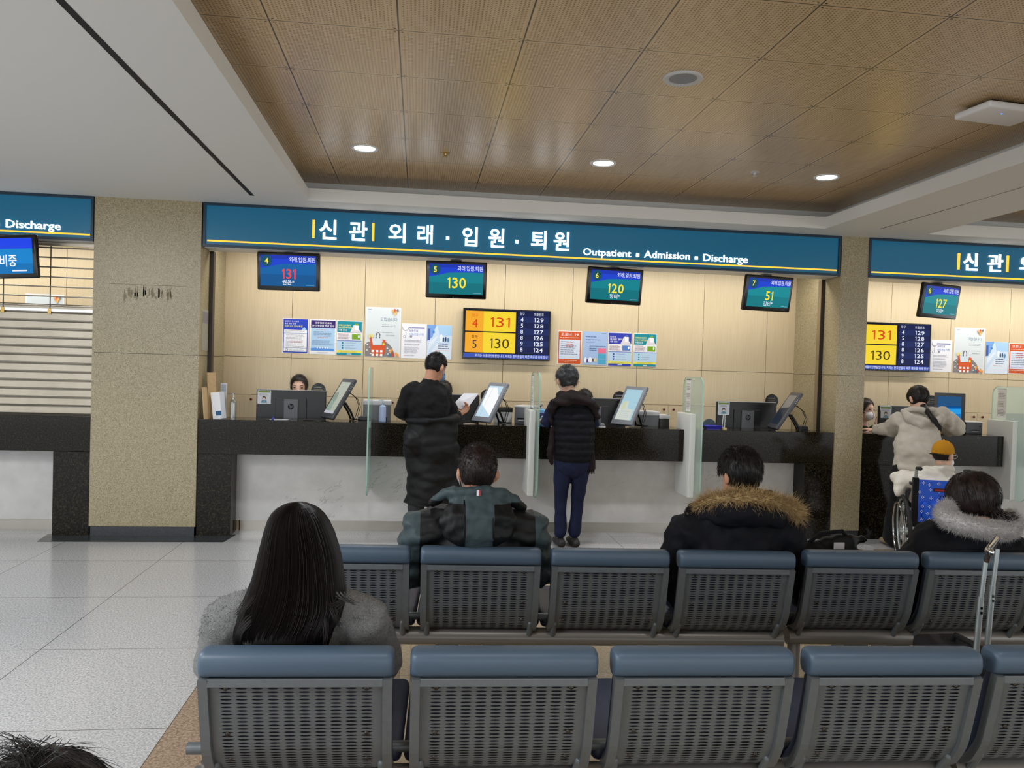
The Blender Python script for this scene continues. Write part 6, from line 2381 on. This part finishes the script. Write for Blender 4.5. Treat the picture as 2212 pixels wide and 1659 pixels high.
    def hands(mb):
        for q in (0, 1):
            hand_mesh(mb, wr[q], (-.5 if q else .5, .8, -.1), (0, -.2, -1), 1 if q else -1, .6, .9)
    P.blob('body', body, [M['skinpale']], .012, 4, extra=hands)
    LZ = [-.09, -.085, -.05, -.02, .0, .05, .06]
    hair_short(P, H, M['hair'], LY, LZ, (1.05, 1.05, 1.06), 700, (.015, .03), .2, .002, 0, .1)
    Hi = np.linalg.inv(H)
    cp = MB().ell((0, -.010, .040), (.083, .103, .092), None, H, 28, 18)
    cp.tube([(H @ np.array([.079 * math.cos(R(a)), -.010 + .099 * math.sin(R(a)), .026 + .008 * math.sin(R(a)), 1]))[:3] for a in range(0, 360, 15)], [(.013, .007)] * 24, 10, None, closed=True)
    cap = P.blob('cap', cp, [M['mustard']], .007, 2, None, None, lambda C: (lambda q: q[:, 2] < .016 + .1 * np.clip(q[:, 1], -.05, .1))(C @ Hi[:3, :3].T + Hi[:3, 3]))
    P.mesh('cap_button', MB().ell((0, -.012, .134), (.009, .009, .006), M['mustard'], H, 10, 8), parent=cap)
    P.mesh('cap_strap', MB().tube([(H @ np.array([.088 * math.cos(R(a)), -.010 + .108 * math.sin(R(a)), .004, 1]))[:3] for a in range(210, 331, 15)], [(.004, .012)] * 9, 8, M['black_cloth'], None, (0, 0, 1)), parent=cap)
    g = lambda p: (H @ np.array([*p, 1]))[:3]
    gl = MB().tube([g((.082, -.01, .004)), g((.074, .06, .006)), g((.066, .1, .0))], .002, 6, M['chrome'])
    for q in (-1, 1):
        gl.tube([g((q * .034 + .029 * math.cos(R(a)), .104, -.004 + .024 * math.sin(R(a)))) for a in range(0, 360, 30)], .002, 6, M['chrome'], closed=True)
    P.mesh('glasses', gl)
    P.mesh('face_mask', MB().ell((0, .068, -.062), (.055, .042, .048), M['maskwhite'], H, 18, 12).tube([g((.05, .06, -.04)), g((.08, .01, .0)), g((.082, -.015, .0))], .002, 6, M['maskwhite']))
    fl = MB()
    limb(fl, [pel, lerp(pel, che, .5), che, lerp(che, nb, .6), nb + [0, 0, .01]], [(.175, .13), (.18, .135), (.185, .13), (.15, .105), (.07, .065)])
    limb(fl, [sh[0] + [.04, 0, 0], sh[0], el[0], wr[0]], [.07, .078, .082, .05])
    limb(fl, [sh[1] - [.04, 0, 0], sh[1], el[1], wr[1]], [.07, .078, .082, .05])
    fl.tube([nb + [-.065, .01, .045], nb + [-.035, -.05, .05], nb + [.03, -.055, .045], nb + [.075, 0, .035]], [.024, .032, .032, .026], 12, None, dome=True)
    fl.tube([W(-.15, .15, nb[2] - .05), W(-.07, .09, nb[2] - .075), W(.07, .09, nb[2] - .08), W(.16, .15, nb[2] - .055)], [.035, .045, .045, .035], 12, None, dome=True)
    fl.tube([W(-.22, .22, .72), W(-.26, .17, .66), W(-.27, .14, .60)], [.04, .06, .03], 12, None, dome=True)
    P.blob('fleece', fl, [M['white_fleece']], .012, 3, lambda V, N: .006 * np.sin(V[:, 2] * 46 + V[:, 0] * 14) + fbm(V, (12, 12, 16), .012))
    tr = MB()
    for q in (0, 1):
        limb(tr, [pel + [(q - .5) * .16, 0, -.0], kn[q], an[q]], [.088, .068, .055])
    P.blob('trousers', tr, [M['charcoal']], .013, 4)
    for q in (0, 1):
        a = an[q]
        P.mesh('shoe', MB().tube([a + [0, -.04, -.05], a + [0, .06, -.055], a + [0, .15, -.06]], [(.036, .034), (.042, .03), (.036, .022)], 14, M['whiteshoe'], None, (1, 0, 0), dome=True))


wheelchair()


# ---- staff behind the counters
def staff(hu, hv, Y, label, yaw, pitch, hair_m, mask=False, top=None, hairgrow=(1.12, 1.10, 1.12), bangs=False, hands_up=False, sc=1.0, bangs_=0):
    hc = pt(hu, hv, Y)
    P = Person((hc[0], Y + .02), label)
    H = head_frame(hc, math.pi + yaw, pitch, 0, sc)
    nb = hc + [0, .02, -.17]
    pel, che = np.array([hc[0], Y + .03, nb[2] - .52]), np.array([hc[0], Y + .03, nb[2] - .25])
    sh = [np.array([hc[0] + q * .17, Y + .02, nb[2] - .06]) for q in (-1, 1)]
    el = [np.array([hc[0] + q * .21, Y - .02, nb[2] - .30]) for q in (-1, 1)]
    wr = [np.array([hc[0] + q * .10, Y - .17, nb[2] - .33]) for q in (-1, 1)]
    if hands_up:
        wr[1] = pt(1897, 919, Y - .13)
        el[1] = np.array([hc[0] + .17, Y - .02, nb[2] - .24])
    body = MB()
    head_prims(body, H, False)
    neck_prims(body, H, nb, .044)
    limb(body, [pel, lerp(pel, che, .5), che, lerp(che, nb, .6)], [(.13, .085), (.12, .08), (.135, .085), (.10, .065)])
    kn = [np.array([hc[0] + q * .09, Y - .20, pel[2] - .05]) for q in (-1, 1)]
    for q in (0, 1):
        limb(body, [sh[q] - [0, 0, .03], el[q], wr[q]], [.041, .036, .025])
        limb(body, [pel + [(q - .5) * .14, 0, 0], kn[q], kn[q] + [0, .05, -.38]], [.066, .05, .038])
    def hands(mb):
        for q in (0, 1):
            hand_mesh(mb, wr[q], (-.2, -.3, .9) if (hands_up and q) else (-.3 if q else .3, -.8, 0), (0, -1, .2) if (hands_up and q) else (0, 0, -1), -1 if q else 1, .6, .9)
    P.blob('body', body, [M['skinpale']], .011, 3, extra=hands)
    LZ = [-.115, -.11, -.09, -.07, -.02, .070, .088] if not bangs_ else [-.12, -.12, -.10, -.09, -.06, -.01, .03]
    hair_short(P, H, hair_m, LY, LZ, hairgrow, 900, (.02, .035), .08, .002, 0, .05, .0011)
    g = lambda p: (H @ np.array([*p, 1]))[:3]
    for q in (-1, 1):
        P.mesh('eyebrow', MB().tube([g((q * .018, .091, .024)), g((q * .034, .088, .029)), g((q * .050, .078, .025))], [.002, .003, .0015], 6, hair_m))
        e = MB().ell((q * .033, .080, .004), (.014, .008, .0055), M['eye'], H, 12, 8)
        P.mesh('eye', e)
    if mask:
        m_ = MB().ell((0, .066, -.058), (.060, .046, .050), M['maskwhite'], H, 20, 14).tube([g((.0, .112, -.03)), g((0, .116, -.058)), g((0, .108, -.09))], [.006, .008, .006], 8, M['maskwhite'], dome=True)
        for q in (-1, 1):
            m_.tube([g((q * .05, .07, -.035)), g((q * .08, .02, -.005)), g((q * .086, -.01, .005))], .0016, 6, M['maskwhite'])
        P.mesh('face_mask', m_)
    else:
        P.mesh('mouth', MB().ell((0, .090, -.070), (.018, .006, .005), M['lip'], H, 12, 8))
    tp = MB()
    limb(tp, [pel, lerp(pel, che, .5), che, lerp(che, nb, .55), nb + [0, 0, -.03]], [(.155, .10), (.145, .10), (.16, .105), (.13, .085), (.06, .055)])
    for q in (0, 1):
        limb(tp, [sh[q] * .7 + nb * .3, sh[q], el[q], lerp(el[q], wr[q], .85)], [.05, .058, .05, .036])
    P.blob('top', tp, [top or M['charcoal']], .012, 4, lambda V, N: fbm(V, (14, 14, 14), .006))
    sk = MB()
    for q in (0, 1):
        limb(sk, [pel + [(q - .5) * .15, 0, 0], kn[q], kn[q] + [0, .05, -.38]], [.085, .066, .05])
    P.blob('trousers', sk, [M['charcoal']], .014, 3)
    for q in (0, 1):
        b = kn[q] + [0, .05, -.43]
        P.mesh('shoe', MB().tube([b + [0, .06, 0], b, b + [0, -.12, -.01]], [(.034, .03), (.04, .03), (.034, .022)], 12, M['shoe'], None, (1, 0, 0), dome=True))
    # office chair
    c = thing('office_chair', 'office chair of the ' + label.split(' peek')[0].split(' half')[0].split(' bent')[0], 'chair', T(hc[0], Y + .01, 0))
    MB().box((-.2, -.19, pel[2] - .17), (.2, .12, pel[2] - .105), M['charcoal'], b=.02).build('seat', c, smooth=True)
    MB().cyl((0, 0, .08), (0, 0, pel[2] - .16), .025, n=12, m=M['plastic']).build('column', c, smooth=True)
    mb = MB()
    for k in range(5):
        a = k * 1.2566 + .3
        mb.tube([(0, 0, .09), (.17 * math.cos(a), .12 * math.sin(a) - .02, .05)], [.02, .014], 8, M['plastic']).ell((.17 * math.cos(a), .12 * math.sin(a) - .02, .025), (.022, .022, .025), M['rubber'], nu=10, nv=8)
    mb.build('base', c, smooth=True)
    return P


staff(646, 836, 7.78, 'person with centre parted black hair peeking over the window 4 monitor', .05, -.10, M['hair'])
staff(958, 848, 7.78, 'person with dark hair half hidden behind the standing man at window 5', .35, -.35, M['hair'], bangs_=1)
staff(1262, 866, 7.78, 'person with brown hair bent low behind the grey haired person at window 6', .1, -.5, M['hairbrown'], bangs_=1)
staff(1868, 884, 7.76, 'person in a white mask and dark green top peeking past the narrow pier', .45, -.06, M['hairbrown'], True, M['green'], hands_up=True, sc=.98)


# ---- head at the bottom left corner, close to the photographer
def near_head():
    Y = .86
    P = Person((-.47, .86), 'person with dark hair, only the head top showing at the bottom left corner')
    hc = pt(72, 1900, Y)
    H = head_frame(hc, .25, -.1, 0, 1.0)
    body = MB()
    nb = hc + [0, -.012, -.165]
    head_prims(body, H)
    neck_prims(body, H, nb)
    pel, che = np.array([hc[0], Y + .06, .45]), np.array([hc[0], Y + .03, .70])
    limb(body, [pel, lerp(pel, che, .5), che, lerp(che, nb, .6)], [(.16, .11), (.14, .10), (.16, .10), (.12, .075)])
    sh = [nb + [q * .18, 0, -.06] for q in (-1, 1)]
    wr = [np.array([hc[0] + q * .1, Y + .36, .52]) for q in (-1, 1)]
    for q in (0, 1):
        limb(body, [sh[q], sh[q] + [(q - .5) * .08, .06, -.24], wr[q]], [.05, .043, .028])
        kn = pel + [(q - .5) * .22, .42, .0]
        limb(body, [pel + [(q - .5) * .16, 0, 0], kn, kn + [0, .02, -.38]], [.075, .058, .042])
    def hands(mb):
        for q in (0, 1):
            hand_mesh(mb, wr[q], (-.5 if q else .5, .8, -.1), (0, -.2, -1), 1 if q else -1, .6)
    P.blob('body', body, [M['skin']], .014, 4, extra=hands)
    LZ = [-.08, -.08, -.035, .0, .02, .06, .07]
    hair_short(P, H, M['hair'], LY, LZ, (1.22, 1.16, 1.20), 6000, (.03, .06), .02, .004, .0, .05, .0005, mess=.07)
    fly = MB()
    fly.mi(M['hair'])
    for k in range(90):
        s = rng.normal(size=3) * .008
        if k < 60:
            p = [pt(70, 1648, Y - .02), pt(58 + rng.normal() * 6, 1622 + rng.normal() * 5, Y - .02), pt(25 + rng.normal() * 12, 1612 + rng.normal() * 6, Y - .01), pt(-10, 1630 + rng.normal() * 10, Y)]
        else:
            p = [pt(74, 1650, Y - .02), pt(92, 1634 + rng.normal() * 2, Y - .02), pt(113 + rng.normal() * 4, 1619 + rng.normal() * 3, Y - .02), pt(122 + rng.normal() * 6, 1616 + rng.normal() * 3, Y - .02)]
        fly.tube([q + s for q in p], [.0006, .0005, .0004, .0002], 4, M['hair'])
    P.mesh('flyaway_hair', fly, 60)
    jk = MB()
    limb(jk, [pel, lerp(pel, che, .5), che, lerp(che, nb, .6), nb + [0, 0, -.03]], [(.19, .14), (.18, .13), (.19, .13), (.15, .10), (.07, .065)])
    for q in (0, 1):
        limb(jk, [sh[q] * .7 + nb * .3, sh[q], sh[q] + [(q - .5) * .09, .06, -.24], wr[q]], [.06, .07, .062, .045])
    P.blob('jacket', jk, [M['navycoat']], .014, 4)


near_head()
